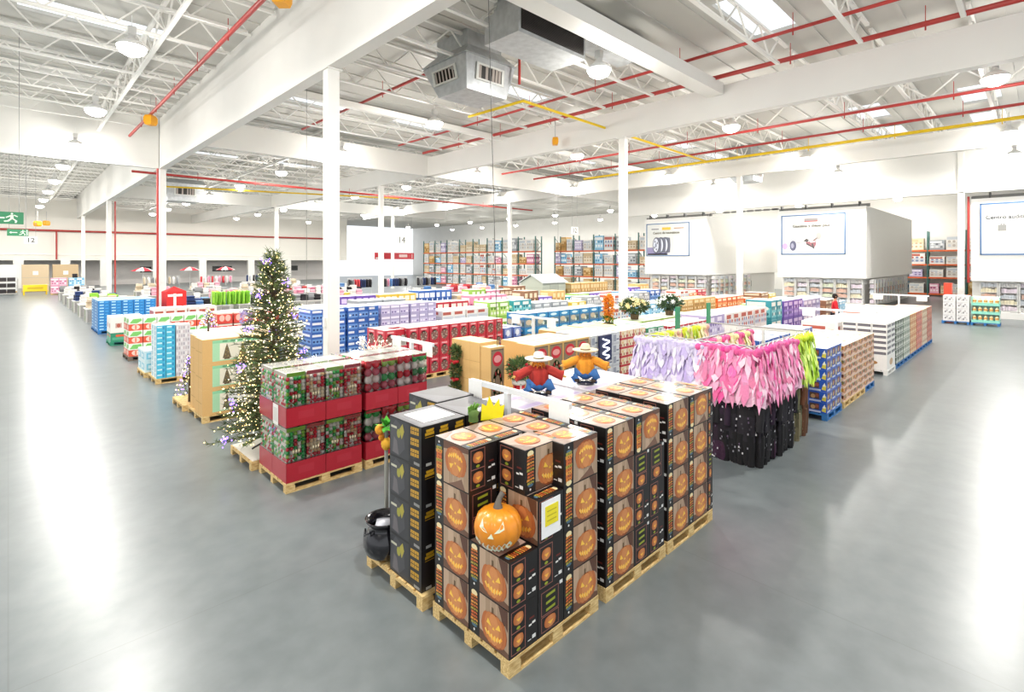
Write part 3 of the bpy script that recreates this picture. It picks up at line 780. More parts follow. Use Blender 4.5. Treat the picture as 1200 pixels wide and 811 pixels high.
def pumpkin_pallet2(px, desc):
    pallet(px, 2.92, 1.13, 1.02, 'pale wooden pallet under the %s pumpkin cartons' % desc)
    g_ = .006
    for k in range(3):
        z = .142 + k * (PH + .0015); lay = ['bottom layer', 'second layer', 'third layer'][k]
        for r in range(2):
            pumpkin_box(px + .005, 2.925 + r * (PD + g_), z, '-y', False, 'black pumpkin lantern carton, %s pallet, %s, picture front, %s' % (desc, lay, ['near', 'behind'][r]))
        if desc == 'second':
            for r in range(2): pumpkin_box(px + .005 + PW + g_ + r * (PD - .02), 2.925, z, '-x', False, 'black pumpkin lantern carton, second pallet, %s, %s narrow side' % (lay, ['left', 'right'][r])).scale = ((1, .92, 1))
        else:
            pumpkin_box(px + .005 + PW + g_, 2.925, z, '-y', False, 'black pumpkin lantern carton, %s pallet, %s, second picture front' % (desc, lay))
    z = .142 + 3 * (PH + .0015)
    for i in range(2):
        for j in range(3):
            pumpkin_box(px + .005 + i * (PW + .02 + g_), 2.925 + j * (PD + g_), z, '-y', i == 1, 'black pumpkin lantern carton, %s pallet, top layer, %s column, %s' % (desc, ['left', 'right'][i], ['front', 'middle', 'back'][j]))
pumpkin_pallet2(4.11, 'second'); pumpkin_pallet2(5.285, 'third')
# the third pallet shows one narrow side at its right end
for k in range(4):
    pumpkin_box(5.285 + 2 * PW + .03, 2.925, .142 + k * (PH + .0015), '-x', False, 'black pumpkin lantern carton at the right end of the third pallet, %s' % ['bottom', 'second layer', 'third layer', 'top'][k]).scale = (1, .4, 1)

# display jack-o'-lantern in the notch
t = thing('display_pumpkin', 'carved orange display pumpkin sitting in the notch of the front pumpkin cartons', 'pumpkin', (2.925, 3.165, .142 + 2 * (PH + .0015) + .002), math.radians(-150))
b = MB(); R = .20; NS = 72
def prw(tt): return 1 - .075 * abs(math.sin(tt * 4.5)) ** 6 - .02 * math.cos(9 * tt)
prof = []
for i in range(15):
    a_ = PI * i / 14
    prof.append((max(.002, R * math.sin(a_) ** .85), R * .86 - R * .86 * math.cos(a_) * (1 - .10 * math.cos(a_ * 2))))
vs = []; cols = []
def wob(tt, i): return 1 - .07 * (1 - abs(math.sin(tt * 4.5))) ** 3
b.lathe(prof, NS, (0, 0, 0), C('e88f1c'), 0, wob)
b.build('body', attr_mat('pumpkin_skin', .38, .12, 9, coat=.3), t)
zoff = R * .86
def onp(u, v):   # u angle about the front (radians), v height above the middle (fraction of R)
    z = zoff + v * R; a_ = math.acos(max(-1, min(1, -v / .9))); r = R * max(.1, math.sin(a_)) ** .85 * wob(u, 0) + .004
    return (r * math.cos(u), r * math.sin(u), z)
fc = C('dfe8c8')
def carved(nm, polys):
    f = MB()
    for pts, col in polys: f.poly([onp(*p) for p in pts], col)
    f.build(nm, M_PRINT, t)
carved('eye', [([(.14, .17), (.34, .20), (.58, .30), (.56, .58), (.36, .36)], fc), ([(.2, .2), (.34, .23), (.5, .30), (.48, .42), (.34, .29)], C('c9a24a'))][:1])
carved('eye', [([(-.56, .58), (-.58, .30), (-.34, .20), (-.14, .17), (-.36, .36)], fc)])
carved('nose', [([(-.13, -.04), (.13, -.04), (.02, .14)], fc)])
n = 8; ps = []
for i in range(2 * n):
    u0 = -.92 + 1.84 * i / (2 * n); u1 = -.92 + 1.84 * (i + 1) / (2 * n)
    def top_(i_, q): return -.20 - .20 * math.cos(q * 1.5) + (.10 if i_ % 2 else -.04)
    def bot_(i_, q): return -.36 - .30 * math.cos(q * 1.5) + (-.10 if i_ % 2 else .05)
    ps.append(([(u0, bot_(i, u0)), (u1, bot_(i + 1, u1)), (u1, top_(i + 1, u1)), (u0, top_(i, u0))], fc if i % 2 else C('f1f3e2')))
carved('mouth', ps)
MB().tube([(0, 0, zoff + R * .72), (.0, .0, zoff + R * .95), (-.02, .01, zoff + R * 1.15), (-.045, .03, zoff + R * 1.3)], [.045, .028, .022, .026], C('6d665e'), 10).build('stem', M_CLOTH, t)

# price card on the front pallet
def card(name, label, x0, y, z0, x1, z1, col='ffffff', patchcol='f7e62a', face='-y'):
    b = MB()
    b.box(x0, y - .004, z0, x1, y - .001, z1, C(col))
    if patchcol:
        dx, dz = x1 - x0, z1 - z0
        b.box(x0 + dx * .18, y - .006, z0 + dz * .3, x1 - dx * .12, y - .004, z1 - dz * .16, C(patchcol))
        for k in range(3): b.box(x0 + dx * .28, y - .0065, z0 + dz * (.42 + .13 * k), x1 - dx * .22, y - .006, z0 + dz * (.45 + .13 * k), C('c9b820'))
    return tag(b.build(name, M_PRINT), label, 'card')
card('price_sign', 'white price card with a yellow patch on the front pumpkin cartons', 3.19, 2.918, .96, 3.43, 1.27)

# black gold-lettered cartons (pallet behind)
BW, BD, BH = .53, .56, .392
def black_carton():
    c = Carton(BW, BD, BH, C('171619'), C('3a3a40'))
    G = C('c99a26')
    f = '-x'
    c.r(f, .02, .03, .62, .97, C('2f3035'), 1); c.p(f, [(.04, .1), (.3, .05), (.5, .3), (.45, .8), (.2, .95), (.04, .7)], C('44444a'), 2)
    c.p(f, [(.1, .1), (.30, .08), (.24, .42), (.14, .5)], C('6a6468'), 3); c.e(f, .3, .62, .06, .12, C('a5a03e'), 4, 8); c.p(f, [(.33, .75), (.40, .5), (.48, .72), (.43, .9)], C('b3a640'), 4)
    c.r(f, .05, .72, .24, .78, C('c9c7b0'), 4)
    for k in range(3):
        v = .75 - k * .27
        for q in range(2): c.p(f, [(.68, v + q * .1), (.93, v + q * .1 + .02), (.93, v + q * .1 + .1), (.68, v + q * .1 + .08)], G, 3)
        for q in range(3): c.r(f, .72 + q * .07, v + .02, .735 + q * .07, v + .16, C('5d4610'), 4)
    c.r(f, .78, .03, .95, .1, C('8f8f8c'), 2)
    for u0 in (.08, .4, .76):
        for q in range(2): c.p('-y', [(u0 + q * .03, .76 + q * .08), (u0 + .2 - q * .02, .77 + q * .08), (u0 + .2, .84 + q * .08), (u0 + q * .02, .83 + q * .08)], G, 2)
        c.r('-y', u0, .71, u0 + .2, .725, G, 2)
    c.r('-y', .1, .02, .22, .09, C('b5b5b0'), 2)
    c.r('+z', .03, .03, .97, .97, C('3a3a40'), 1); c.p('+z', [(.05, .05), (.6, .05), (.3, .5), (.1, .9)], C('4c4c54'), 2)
    return c.mesh('black_carton', M_PRINT)
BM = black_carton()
pallet(2.78, 4.05, 1.15, 1.05, 'pale wooden pallet under the black gold-lettered cartons and the cauldron')
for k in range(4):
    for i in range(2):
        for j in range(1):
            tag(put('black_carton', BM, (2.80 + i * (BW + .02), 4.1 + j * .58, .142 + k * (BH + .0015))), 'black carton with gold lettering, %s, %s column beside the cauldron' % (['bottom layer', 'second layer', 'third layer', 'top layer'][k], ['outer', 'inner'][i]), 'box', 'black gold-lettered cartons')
for i, (x, y) in enumerate(((3.42, 4.7), )):
    for k in range(4):
        tag(put('black_carton', BM, (x, y, .142 + k * (BH + .0015))), 'black carton with gold lettering behind the others, %s' % ['bottom layer', 'second layer', 'third layer', 'top layer'][k], 'box', 'black gold-lettered cartons')
tag(MB().box(2.9, 4.2, 0, 3.28, 4.56, .003, C('f1efec')).box(2.93, 4.23, .003, 3.1, 4.5, .0035, C('d8d5d0')).build('paper_sheet', M_PRINT, loc=(0, 0, .142 + 4 * (BH + .0015))), 'white paper sheet lying on the black carton by the aisle', 'paper')
# cauldron
t = thing('cauldron', 'black plastic cauldron with a pale bag inside on the pallet beside the black cartons', 'cauldron', (2.88, 4.9, .142))
b = MB(); b.lathe([(.02, 0), (.12, .005), (.19, .06), (.225, .15), (.22, .23), (.17, .31), (.155, .335), (.165, .36), (.20, .40), (.205, .415), (.19, .415), (.15, .36), (.14, .34), (.17, .28), (.2, .2), (.17, .1), (.02, .05)], 28, (0, 0, 0), C('17161c'))
b.build('bowl', M_GLOSS, t)
for sx in (-1, 1): MB().tube([(sx * .20, -.05, .34), (sx * .235, 0, .30), (sx * .20, .05, .34)], .012, C('17161c'), 7).build('handle', M_GLOSS, t)
b = MB(); b.lathe([(.0, .12), (.09, .1), (.12, .03), (.1, 0)], 10, (0, 0, .27), C('d9dbe6'), 0, lambda tt, i: 1 + .2 * math.sin(3 * tt + i * 2))
tag(b.build('plastic_bag', M_GLOSS, loc=(2.88, 4.9, .142)), 'crumpled pale plastic bag inside the black cauldron', 'bag')
# green haired prop on a grey pole, left of the black cartons
t = thing('garden_prop', 'green and orange ruffled prop on a thin grey pole beside the black cartons', 'decoration', (3.10, 5.24, 0))
MB().tube([(0, 0, .012), (.0, 0, 1.40)], .022, C('9a9a92'), 8).build('pole', M_METAL, t)
MB().lathe([(.001, .03), (.07, .025), (.11, .012), (.11, 0), (.001, 0)], 16, (0, 0, 0), C('6a6a68')).build('foot', M_METAL, t)
b = MB()
for k in range(26):
    a_ = rng.uniform(0, 2 * PI); e_ = rng.uniform(-.4, 1.2); p = Vector((0, 0, 1.4)); d = Vector((math.cos(a_) * math.cos(e_), math.sin(a_) * math.cos(e_), math.sin(e_)))
    L = rng.uniform(.07, .14); q = p + d * L; sd = d.cross(Vector((0, 0, 1))).normalized() * .03
    b.poly([p - sd * .4, p + d * L * .6 - sd, q, p + d * L * .6 + sd, p + sd * .4], vary(C('57b23c'), .25))
b.build('green_ruffle', M_CLOTH, t)
b = MB()
b.ball((-.05, .05, 1.36), .06, C('f0a02c'), 10); b.ball((0.0, 0, 1.2), .06, C('f2b63a'), 10, sz=1.3); b.ball((-.04, .03, 1.27), .04, C('e8901f'), 8)
b.build('orange_ruffle', M_CLOTH, t)
# yellow starburst price sign and green ghoul hand between the cartons
t = thing('starburst_sign', 'bright yellow jagged price sign standing behind the front pumpkin cartons', 'sign', (3.54, 3.92, 1.676), math.radians(-20))
b = MB(); pts = [(-.12, 0), (.12, .0), (.14, .13), (.09, .12), (.08, .2), (.02, .13), (-.03, .24), (-.06, .14), (-.11, .17)]
b.poly([(u, 0, v) for u, v in pts], C('f6ea12')); b.poly([(u, .006, v) for u, v in pts][::-1], C('f6ea12'))
for i in range(len(pts)):
    p, q = pts[i], pts[(i + 1) % len(pts)]; b.poly([(p[0], 0, p[1]), (p[0], .006, p[1]), (q[0], .006, q[1]), (q[0], 0, q[1])], C('e0d410'))
b.build('card', M_PRINT, t)
MB().box(-.05, .006, 0, .05, .06, .012, C('dddddd')).build('stand', M_METAL, t)
t = thing('ghoul_hand', 'small green and grey ghoul hand beside the yellow jagged sign', 'decoration', (3.36, 4.0, 1.676))
b = MB(); b.lathe([(.05, 0), (.045, .05), (.06, .09), (.03, .12)], 10, (0, 0, 0), C('5f7c3c'))
for k in range(5):
    a_ = -1 + k * .5; b.tube([(.04 * math.sin(a_), .02, .09), (.07 * math.sin(a_), .0, .15), (.08 * math.sin(a_), -.02, .19 - abs(k - 2) * .015)], [.016, .013, .007], C('6fa53f'), 6)
b.build('hand', M_CLOTH, t)

# sign rail: post, bar and two hanging white cards --------------------
def sign_rail(x, y0, y1, z, label, cards=((.02, .22), (.80, .22)), axis='y', post=None, col='eceff2'):
    t = thing('sign_rail', label, 'sign stand', (x, y0, 0), 0, 'white sign rails over the pallets')
    L = y1 - y0; c = C(col)
    def P(u, v, zz): return (v, u, zz) if axis == 'y' else (u, v, zz)
    b = MB(); a0 = P(0, -.02, z); a1 = P(L, .02, z + .07)
    b.box(min(a0[0], a1[0]), min(a0[1], a1[1]), z, max(a0[0], a1[0]), max(a0[1], a1[1]), z + .06, c); b.build('bar', M_METAL, t)
    pm = L * .5 if post is None else post
    b = MB(); q0 = P(pm - .03, -.03, 0); q1 = P(pm + .03, .03, 0); b.box(min(q0[0], q1[0]), min(q0[1], q1[1]), 0.02, max(q0[0], q1[0]), max(q0[1], q1[1]), z, c); b.build('post', M_METAL, t)
    b = MB(); q0 = P(pm - .17, -.17, 0); q1 = P(pm + .17, .17, 0); b.box(min(q0[0], q1[0]), min(q0[1], q1[1]), 0, max(q0[0], q1[0]), max(q0[1], q1[1]), .02, c); b.build('base_plate', M_METAL, t)
    for i, (f_, wd) in enumerate(cards):
        u = f_ * L
        b = MB(); q0 = P(u, -.028, 0); q1 = P(u + wd, -.022, 0)
        b.box(min(q0[0], q1[0]), min(q0[1], q1[1]), z - .19, max(q0[0], q1[0]), max(q0[1], q1[1]), z + .06, C('fbfbf9'))
        b.build('card', M_PRINT, t)
    return t
sign_rail(4.045, 3.3, 4.85, 1.80, 'white sign rail with two cards between the front and second pumpkin pallets', ((.0, .27), (.86, .24)), post=.92)

# white-topped cartons with the scarecrows, behind the second and third pumpkin pallets
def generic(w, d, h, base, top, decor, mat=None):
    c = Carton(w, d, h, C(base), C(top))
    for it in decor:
        kind, faces = it[0], it[1].split()
        for f in faces:
            if kind == 'r': c.r(f, *it[2:6], C(it[6]), it[7] if len(it) > 7 else 1)
            elif kind == 'e': c.e(f, *it[2:6], C(it[6]), it[7] if len(it) > 7 else 1)
            elif kind == 'p': c.p(f, it[2], C(it[3]), it[4] if len(it) > 4 else 1)
    return c.mesh('carton', mat or M_PRINT)
S4 = '-x -y +x +y'
wt = generic(.575, .34, .49, 'd9d6da', 'c4c1c8', [('r', S4, .05, .1, .95, .6, 'b9a9c9'), ('r', S4, .1, .65, .7, .85, '6d5f8d'), ('e', S4, .7, .35, .14, .18, 'e0b06a', 2), ('r', '+z', .1, .1, .9, .4, 'b3a6c4'), ('r', '+z', .1, .5, .5, .8, 'd4ccd6')])
pallet(4.12, 4.05, 1.17, 1.05, 'pale wooden pallet under the white topped cartons carrying the scarecrows')
pallet(5.36, 4.05, 1.17, 1.05, 'pale wooden pallet under the white topped cartons right of the scarecrows')
stack(wt, 4.12, 4.06, 2, 2, 3, .575, .34, .49, 'white topped lilac carton under the scarecrows', 'white topped lilac cartons', name='lilac_carton')
stack(wt, 5.36, 4.06, 2, 3, 3, .575, .34, .49, 'white topped lilac carton right of the scarecrows', 'white topped lilac cartons', name='lilac_carton')

def scarecrow(x, y, z, rz, shirt, hat, band, label):
    t = thing('scarecrow_figure', label, 'scarecrow', (x, y, z), rz, 'scarecrow figures'); t.scale = (1.0, 1.1, 1.0)
    MB().lathe([(.001, .035), (.10, .035), (.12, .02), (.12, 0), (.001, 0)], 20, (0, 0, 0), C('2c2c38')).build('base', M_GLOSS, t)
    b = MB()
    for sx in (-1, 1): b.tube([(sx * .04, 0, .15), (sx * .12, -.02, .15), (sx * .15, -.05, .09), (sx * .12, -.03, .045)], [.07, .065, .055, .05], C('3f74b4'), 10)
    b.ball((0, .02, .13), .10, C('3566a4'), 12, sz=.8)
    for q in range(len(b.c)): b.c[q] = vary(b.c[q], .12)
    b.build('jeans', M_CLOTH, t)
    b = MB()
    for sx in (-1, 1): b.ball((sx * .11, -.08, .055), .04, C('3a2c24'), 8, sz=.6)
    b.build('shoe', M_CLOTH, t)
    b = MB()
    b.lathe([(.10, .14), (.125, .18), (.12, .25), (.125, .31), (.09, .36), (.04, .38)], 20, (0, 0, 0), C(shirt), 0, lambda tt, i: 1 + .07 * math.sin(5 * tt + 2 * i), .75)
    for sx in (-1, 1):
        b.tube([(sx * .08, 0, .33), (sx * .17, -.01, .30), (sx * .24, -.03, .265), (sx * .30, -.05, .25)], [.055, .058, .055, .065], C(shirt), 10)
    for q in range(len(b.c)): b.c[q] = mix(C(shirt), C(band), (.6 if (q % 5) in (0, 2) else .12) * rng.uniform(.6, 1))
    b.build('plaid_shirt', M_CLOTH, t)
    for sx in (-1, 1):
        b = MB()
        for k in range(5):
            b.tube([(sx * .29, -.05, .25), (sx * (.345 - .012 * abs(k - 2)), -.09 + .02 * k, .235 + .012 * (k % 2))], [.013, .004], C('dcb765'), 5)
        b.build('straw_hand', M_CLOTH, t)
    MB().ball((0, 0, .415), .062, C('d9b88a'), 14, sz=1.05).build('head', M_CLOTH, t)
    b = MB()
    for k in range(26):
        a_ = 2 * PI * k / 26; b.tube([(.05 * math.cos(a_), .05 * math.sin(a_), .43), (.085 * math.cos(a_), .085 * math.sin(a_), .35 + .02 * (k % 3))], [.013, .004], vary(C('d98a2a'), .2), 4)
    b.build('straw_hair', M_CLOTH, t)
    for sx in (-1, 1): MB().ball((sx * .024, -.058, .425), .008, C('2a1c18'), 6).build('eye', M_GLOSS, t)
    MB().tube([(0, -.058, .41), (0, -.085, .40)], [.012, .003], C('e07a24'), 6).build('nose', M_CLOTH, t)
    b = MB(); b.lathe([(.004, .545), (.045, .54), (.062, .515), (.068, .46), (.12, .445), (.165, .465), (.162, .455), (.115, .435), (.06, .445)], 28, (0, 0, 0), C(hat), 0, lambda tt, i: 1 + (.07 * math.cos(2 * tt) if i in (4, 5, 6, 7) else 0))
    b.build('hat', M_CLOTH, t)
    MB().lathe([(.0685, .461), (.067, .478)], 28, (0, 0, 0), C('7d6a4a')).build('hat_band', M_CLOTH, t)
ZS = .142 + 3 * .4912
scarecrow(4.74, 4.38, ZS, -.7, 'b8352c', 'f3efe4', '7d1f1c', 'scarecrow in a red plaid shirt and white hat on the white topped cartons')
scarecrow(5.66, 4.36, ZS, -.95, 'eda02e', 'e9d9b8', 'c8721c', 'scarecrow in an orange shirt and straw hat on the white topped cartons')

# ---------------- costume rack
RX0, RX1, RY0, RY1 = 8.55, 11.2, 3.2, 5.2
t = thing('costume_rack', 'chrome and white costume rack hung with dresses right of the pumpkin cartons', 'clothes rack', (RX0, RY0, 0))
W_, D_ = RX1 - RX0, RY1 - RY0
mt = C('a9a9aa')
for (u, v) in ((0, 0), (W_ / 2, 0), (W_, 0), (0, D_), (W_ / 2, D_), (W_, D_)):
    MB().tube([(u, v, 0), (u, v, 1.94)], .018, mt, 8).build('post', M_METAL, t)
b = MB()
for z in (1.12, 1.91):
    for v in (0, D_ / 2, D_): b.tube([(0, v, z), (W_, v, z)], .016, mt, 8)
    for u in (0, W_): b.tube([(u, 0, z), (u, D_, z)], .016, mt, 8)
b.build('rail', M_METAL, t)
for (u, v) in ((.45, D_ * .8), (1.75, D_ * .8)):
    MB().box(u, v, 2.0, u + .16, v + .02, 2.42, C('2e8f62')).build('green_sign_holder', M_METAL, t)
def garment(kind, cols, seed):
    R = random.Random(seed); b = MB(); n = 26
    ph = R.uniform(0, 6)
    if kind == 'dress':      # bodice with a wide tulle skirt
        prof = [(.03, 0), (.15, -.03), (.14, -.14), (.11, -.27), (.17, -.36), (.24, -.52), (.28, -.74), (.29, -.88)]
        sy = .42
    elif kind == 'tunic':    # long loose robe with ragged hem
        prof = [(.03, 0), (.18, -.05), (.17, -.25), (.16, -.45), (.17, -.7), (.19, -.92), (.18, -1.02)]; sy = .34
    else:                    # trousers/jumpsuit: narrow body
        prof = [(.03, 0), (.17, -.05), (.15, -.3), (.14, -.5), (.15, -.75), (.13, -1.0)]; sy = .4
    P = []
    m = 5
    for i in range(len(prof) - 1):
        for q in range(m if i < len(prof) - 2 else m + 1):
            s_ = q / m; P.append((prof[i][0] * (1 - s_) + prof[i + 1][0] * s_, prof[i][1] * (1 - s_) + prof[i + 1][1] * s_))
    N = len(P); vs = []; fs = []; fc = []
    for i, (r, z) in enumerate(P):
        k = i / N; am = .04 + .26 * k
        for j in range(n):
            a_ = 2 * PI * j / n
            rr = r * (1 + am * math.sin(6 * a_ + ph + 1.5 * k) * .55 + am * .45 * math.sin(11 * a_ + 2 * ph))
            zz = z - (R.uniform(-.03, .05) if i == N - 1 else 0) - (.02 * math.sin(7 * a_ + ph) * k)
            vs.append((rr * math.cos(a_), rr * math.sin(a_) * sy, zz))
    for i in range(N - 1):
        for j in range(n):
            fs.append((i * n + j, (i + 1) * n + j, (i + 1) * n + (j + 1) % n, i * n + (j + 1) % n))
            base = cols[min(len(cols) - 1, int(i / N * len(cols)))]
            c = mix(base, cols[(j // 3) % len(cols)], .35 if (j // 2) % 3 == 0 else .08); fc.append(vary(c, .12))
    b.faces(vs, fs, fc, 0, True)
    if kind == 'dress':   # overlapping ragged tulle petals and little sleeves
        for k in range(90):
            a_ = R.uniform(0, 2 * PI); z0 = R.choice((-.02, -.12, -.3, -.42, -.5, -.58)); L = R.uniform(.18, .45); r0 = .15 + (-.3 - z0) * .25; r1 = r0 + .12
            da = R.uniform(.14, .28)
            def pp(a, r, z): return (r * math.cos(a) * (.8 if z > -.2 else 1), (r * math.sin(a)) * (sy + .06), z + R.uniform(-.02, .02))
            b.poly([pp(a_ - da, r0, z0), pp(a_ - da * .9, r1, z0 - L * .6), pp(a_, r1 + .02, z0 - L), pp(a_ + da * .9, r1, z0 - L * .6), pp(a_ + da, r0, z0)], vary(mix(R.choice(cols), WHITE, R.uniform(0, .28)), .07), 0, True)
        for sx in (-1, 1): b.ball((sx * .15, 0, -.08), .065, vary(cols[0], .1), 8)
    if kind != 'dress':   # sleeves
        for sx in (-1, 1): b.tube([(sx * .15, 0, -.06), (sx * .21, .0, -.22), (sx * .22, .02, -.45)], [.06, .055, .05], vary(cols[0], .1), 8)
    if kind == 'suit':    # two legs
        for sx in (-1, 1): b.tube([(sx * .07, 0, -.55), (sx * .075, .0, -.85), (sx * .08, .01, -1.08)], [.075, .065, .06], vary(cols[-1], .1), 8)
    if kind != 'dress':   # sequin and buckle glints
        for k in range(40):
            a_ = R.uniform(0, 2 * PI); z = R.uniform(-1.0, -.1); rr = .165; x_, y_ = rr * math.cos(a_), rr * math.sin(a_) * sy - (.02 if math.sin(a_) < 0 else -.02)
            b.poly([(x_ - .012, y_, z), (x_ + .012, y_, z), (x_ + .01, y_ - .004, z + .03), (x_ - .01, y_ - .004, z + .03)], C(R.choice(['8a8890', 'c9c8cc', '5a4a60', '3c3a40'])) if kind == 'tunic' or cols[0][0] < .05 else vary(cols[0], .5))
    return b.mesh('garment', M_CLOTH)
hb = MB(); hb.tube([(-.16, 0, -.05), (-.05, 0, .0), (0, 0, .02), (.05, 0, .0), (.16, 0, -.05)], .008, C('e8e8e8'), 6)
hb.tube([(0, 0, .02), (0, 0, .05), (.012, 0, .068), (0, 0, .082), (-.014, 0, .07)], .004, C('c0c0c0'), 6)
HANG = hb.mesh('hanger', M_METAL)
def hang(mesh, x, y, z, rz, label, group, name='hanging_costume'):
    t = thing(name, label, 'costume', (x, y, z), rz, group)
    put('garment', mesh, parent=t); put('hanger', HANG, parent=t)
LAV = [garment('dress', [C('d9d0ee'), C('e9e4f4'), C('c3b2e4'), C('b59fdc')], s) for s in range(4)]
PNK = [garment('dress', [C('ea5f9c'), C('f07ab0'), C('f3a0c8'), C('f8d0e2')], s + 9) for s in range(4)] 
HOT = [garment('dress', [C('f3459c'), C('f06bb0'), C('f4b6d4')], s + 19) for s in range(2)]
LIM = [garment('dress', [C('d8ee3c'), C('cdf04a'), C('b4e03a')], s + 29) for s in range(3)]
BLK = [garment('suit', [C('1c1a1e'), C('26222a'), C('151417')], s + 39) for s in range(3)] + [garment('tunic', [C('2b1a2e'), C('1d181f'), C('3c2038')], 44)]
CAM = [garment('suit', [C('6d6a4a'), C('4d5238'), C('7d7458')], s + 49) for s in range(2)] + [garment('suit', [C('7a4a30'), C('66452f')], 55)]
YEL = [garment('dress', [C('f0ecae'), C('e9ee92'), C('f2e0a0')], s + 59) for s in range(2)] + [garment('dress', [C('f4c4b4'), C('f4dccc')], 65)]
ZR = 1.89
def fz(k): return (ORD + ['thirteenth', 'fourteenth'])[k].replace('nearest', 'first')
for i in range(7):
    hang(LAV[i % 4], RX0 - .03 + rng.uniform(-.02, .02), RY0 + .98 + i * .175, ZR + rng.uniform(-.01, .03), (-PI / 2 if i % 2 else PI / 2) + rng.uniform(-.3, .3), 'lavender fairy dress on the left end of the costume rack, %s from the pink ones' % fz(i), 'lavender dresses')
for i in range(4):
    hang((HOT[i % 2] if i == 1 else PNK[i % 4]), RX0 - .05 + rng.uniform(-.02, .02), RY0 + .1 + i * .22, ZR + rng.uniform(-.02, .03), PI / 2 + rng.uniform(-.3, .3), 'pink fairy dress on the left end of the costume rack, %s from the corner' % fz(i), 'pink dresses')
for i in range(8):
    hang((HOT[i % 2] if i in (1, 2) else PNK[i % 4]), RX0 + .12 + i * .205, RY0 - .04 + rng.uniform(-.03, .02), ZR + rng.uniform(-.02, .03), rng.uniform(-.35, .35), 'pink fairy dress on the aisle side of the costume rack, %s from the corner' % fz(i), 'pink dresses')
for i in range(5):
    hang(LIM[i % 3], RX0 + 1.82 + i * .19, RY0 - .06 + .03 * (i % 2), ZR + .03, rng.uniform(-.4, .4), 'lime green fairy dress on the costume rack, %s after the pink ones' % fz(i), 'lime dresses')
for i in range(4):
    hang(BLK[(i + 1) % 4], RX0 - .04, RY0 + .12 + i * .24, 1.05, PI / 2 + rng.uniform(-.3, .3), 'black costume on the lower rail of the rack end, %s from the corner' % fz(i), 'dark costumes on the lower rail')
for i in range(7):
    hang(BLK[i % 4], RX0 + .1 + i * .19, RY0 - .04 + rng.uniform(-.04, .02), (1.05, 1.08, 1.06)[i % 3], rng.uniform(-.4, .4), 'black costume on the lower rail on the aisle side, %s from the corner' % fz(i), 'dark costumes on the lower rail')
for i in range(6):
    hang(CAM[0 if i < 2 else 1 if i < 4 else 2], RX0 + 1.45 + i * .2, RY0 - .04 + .03 * (i % 2), 1.06, rng.uniform(-.5, .5), '%s costume on the lower rail, %s after the black ones' % ('camouflage' if i < 4 else 'brown', fz(i)), 'camouflage costumes')
for i in range(11):
    m_ = (LIM + YEL)[(i * 2 + i // 3) % 6]
    hang(m_, RX0 + .2 + i * .22, RY0 + D_, ZR + .02, rng.uniform(-.3, .3), '%s dress on the back rail of the costume rack, %s from the left' % (['lime', 'lime', 'lime', 'pale yellow', 'lemon', 'peach'][(i * 2 + i // 3) % 6], fz(i)), 'yellow dresses')
for i in range(8):
    m_ = (PNK + YEL)[(i * 3) % 7]
    hang(m_, RX0 + .35 + i * .28, RY0 + D_ / 2, ZR + .0, rng.uniform(-.3, .3), '%s dress in the middle of the costume rack, %s from the left' % ('pink' if (i * 3) % 7 < 4 else 'yellowish', fz(i)), 'dresses in the middle of the rack')

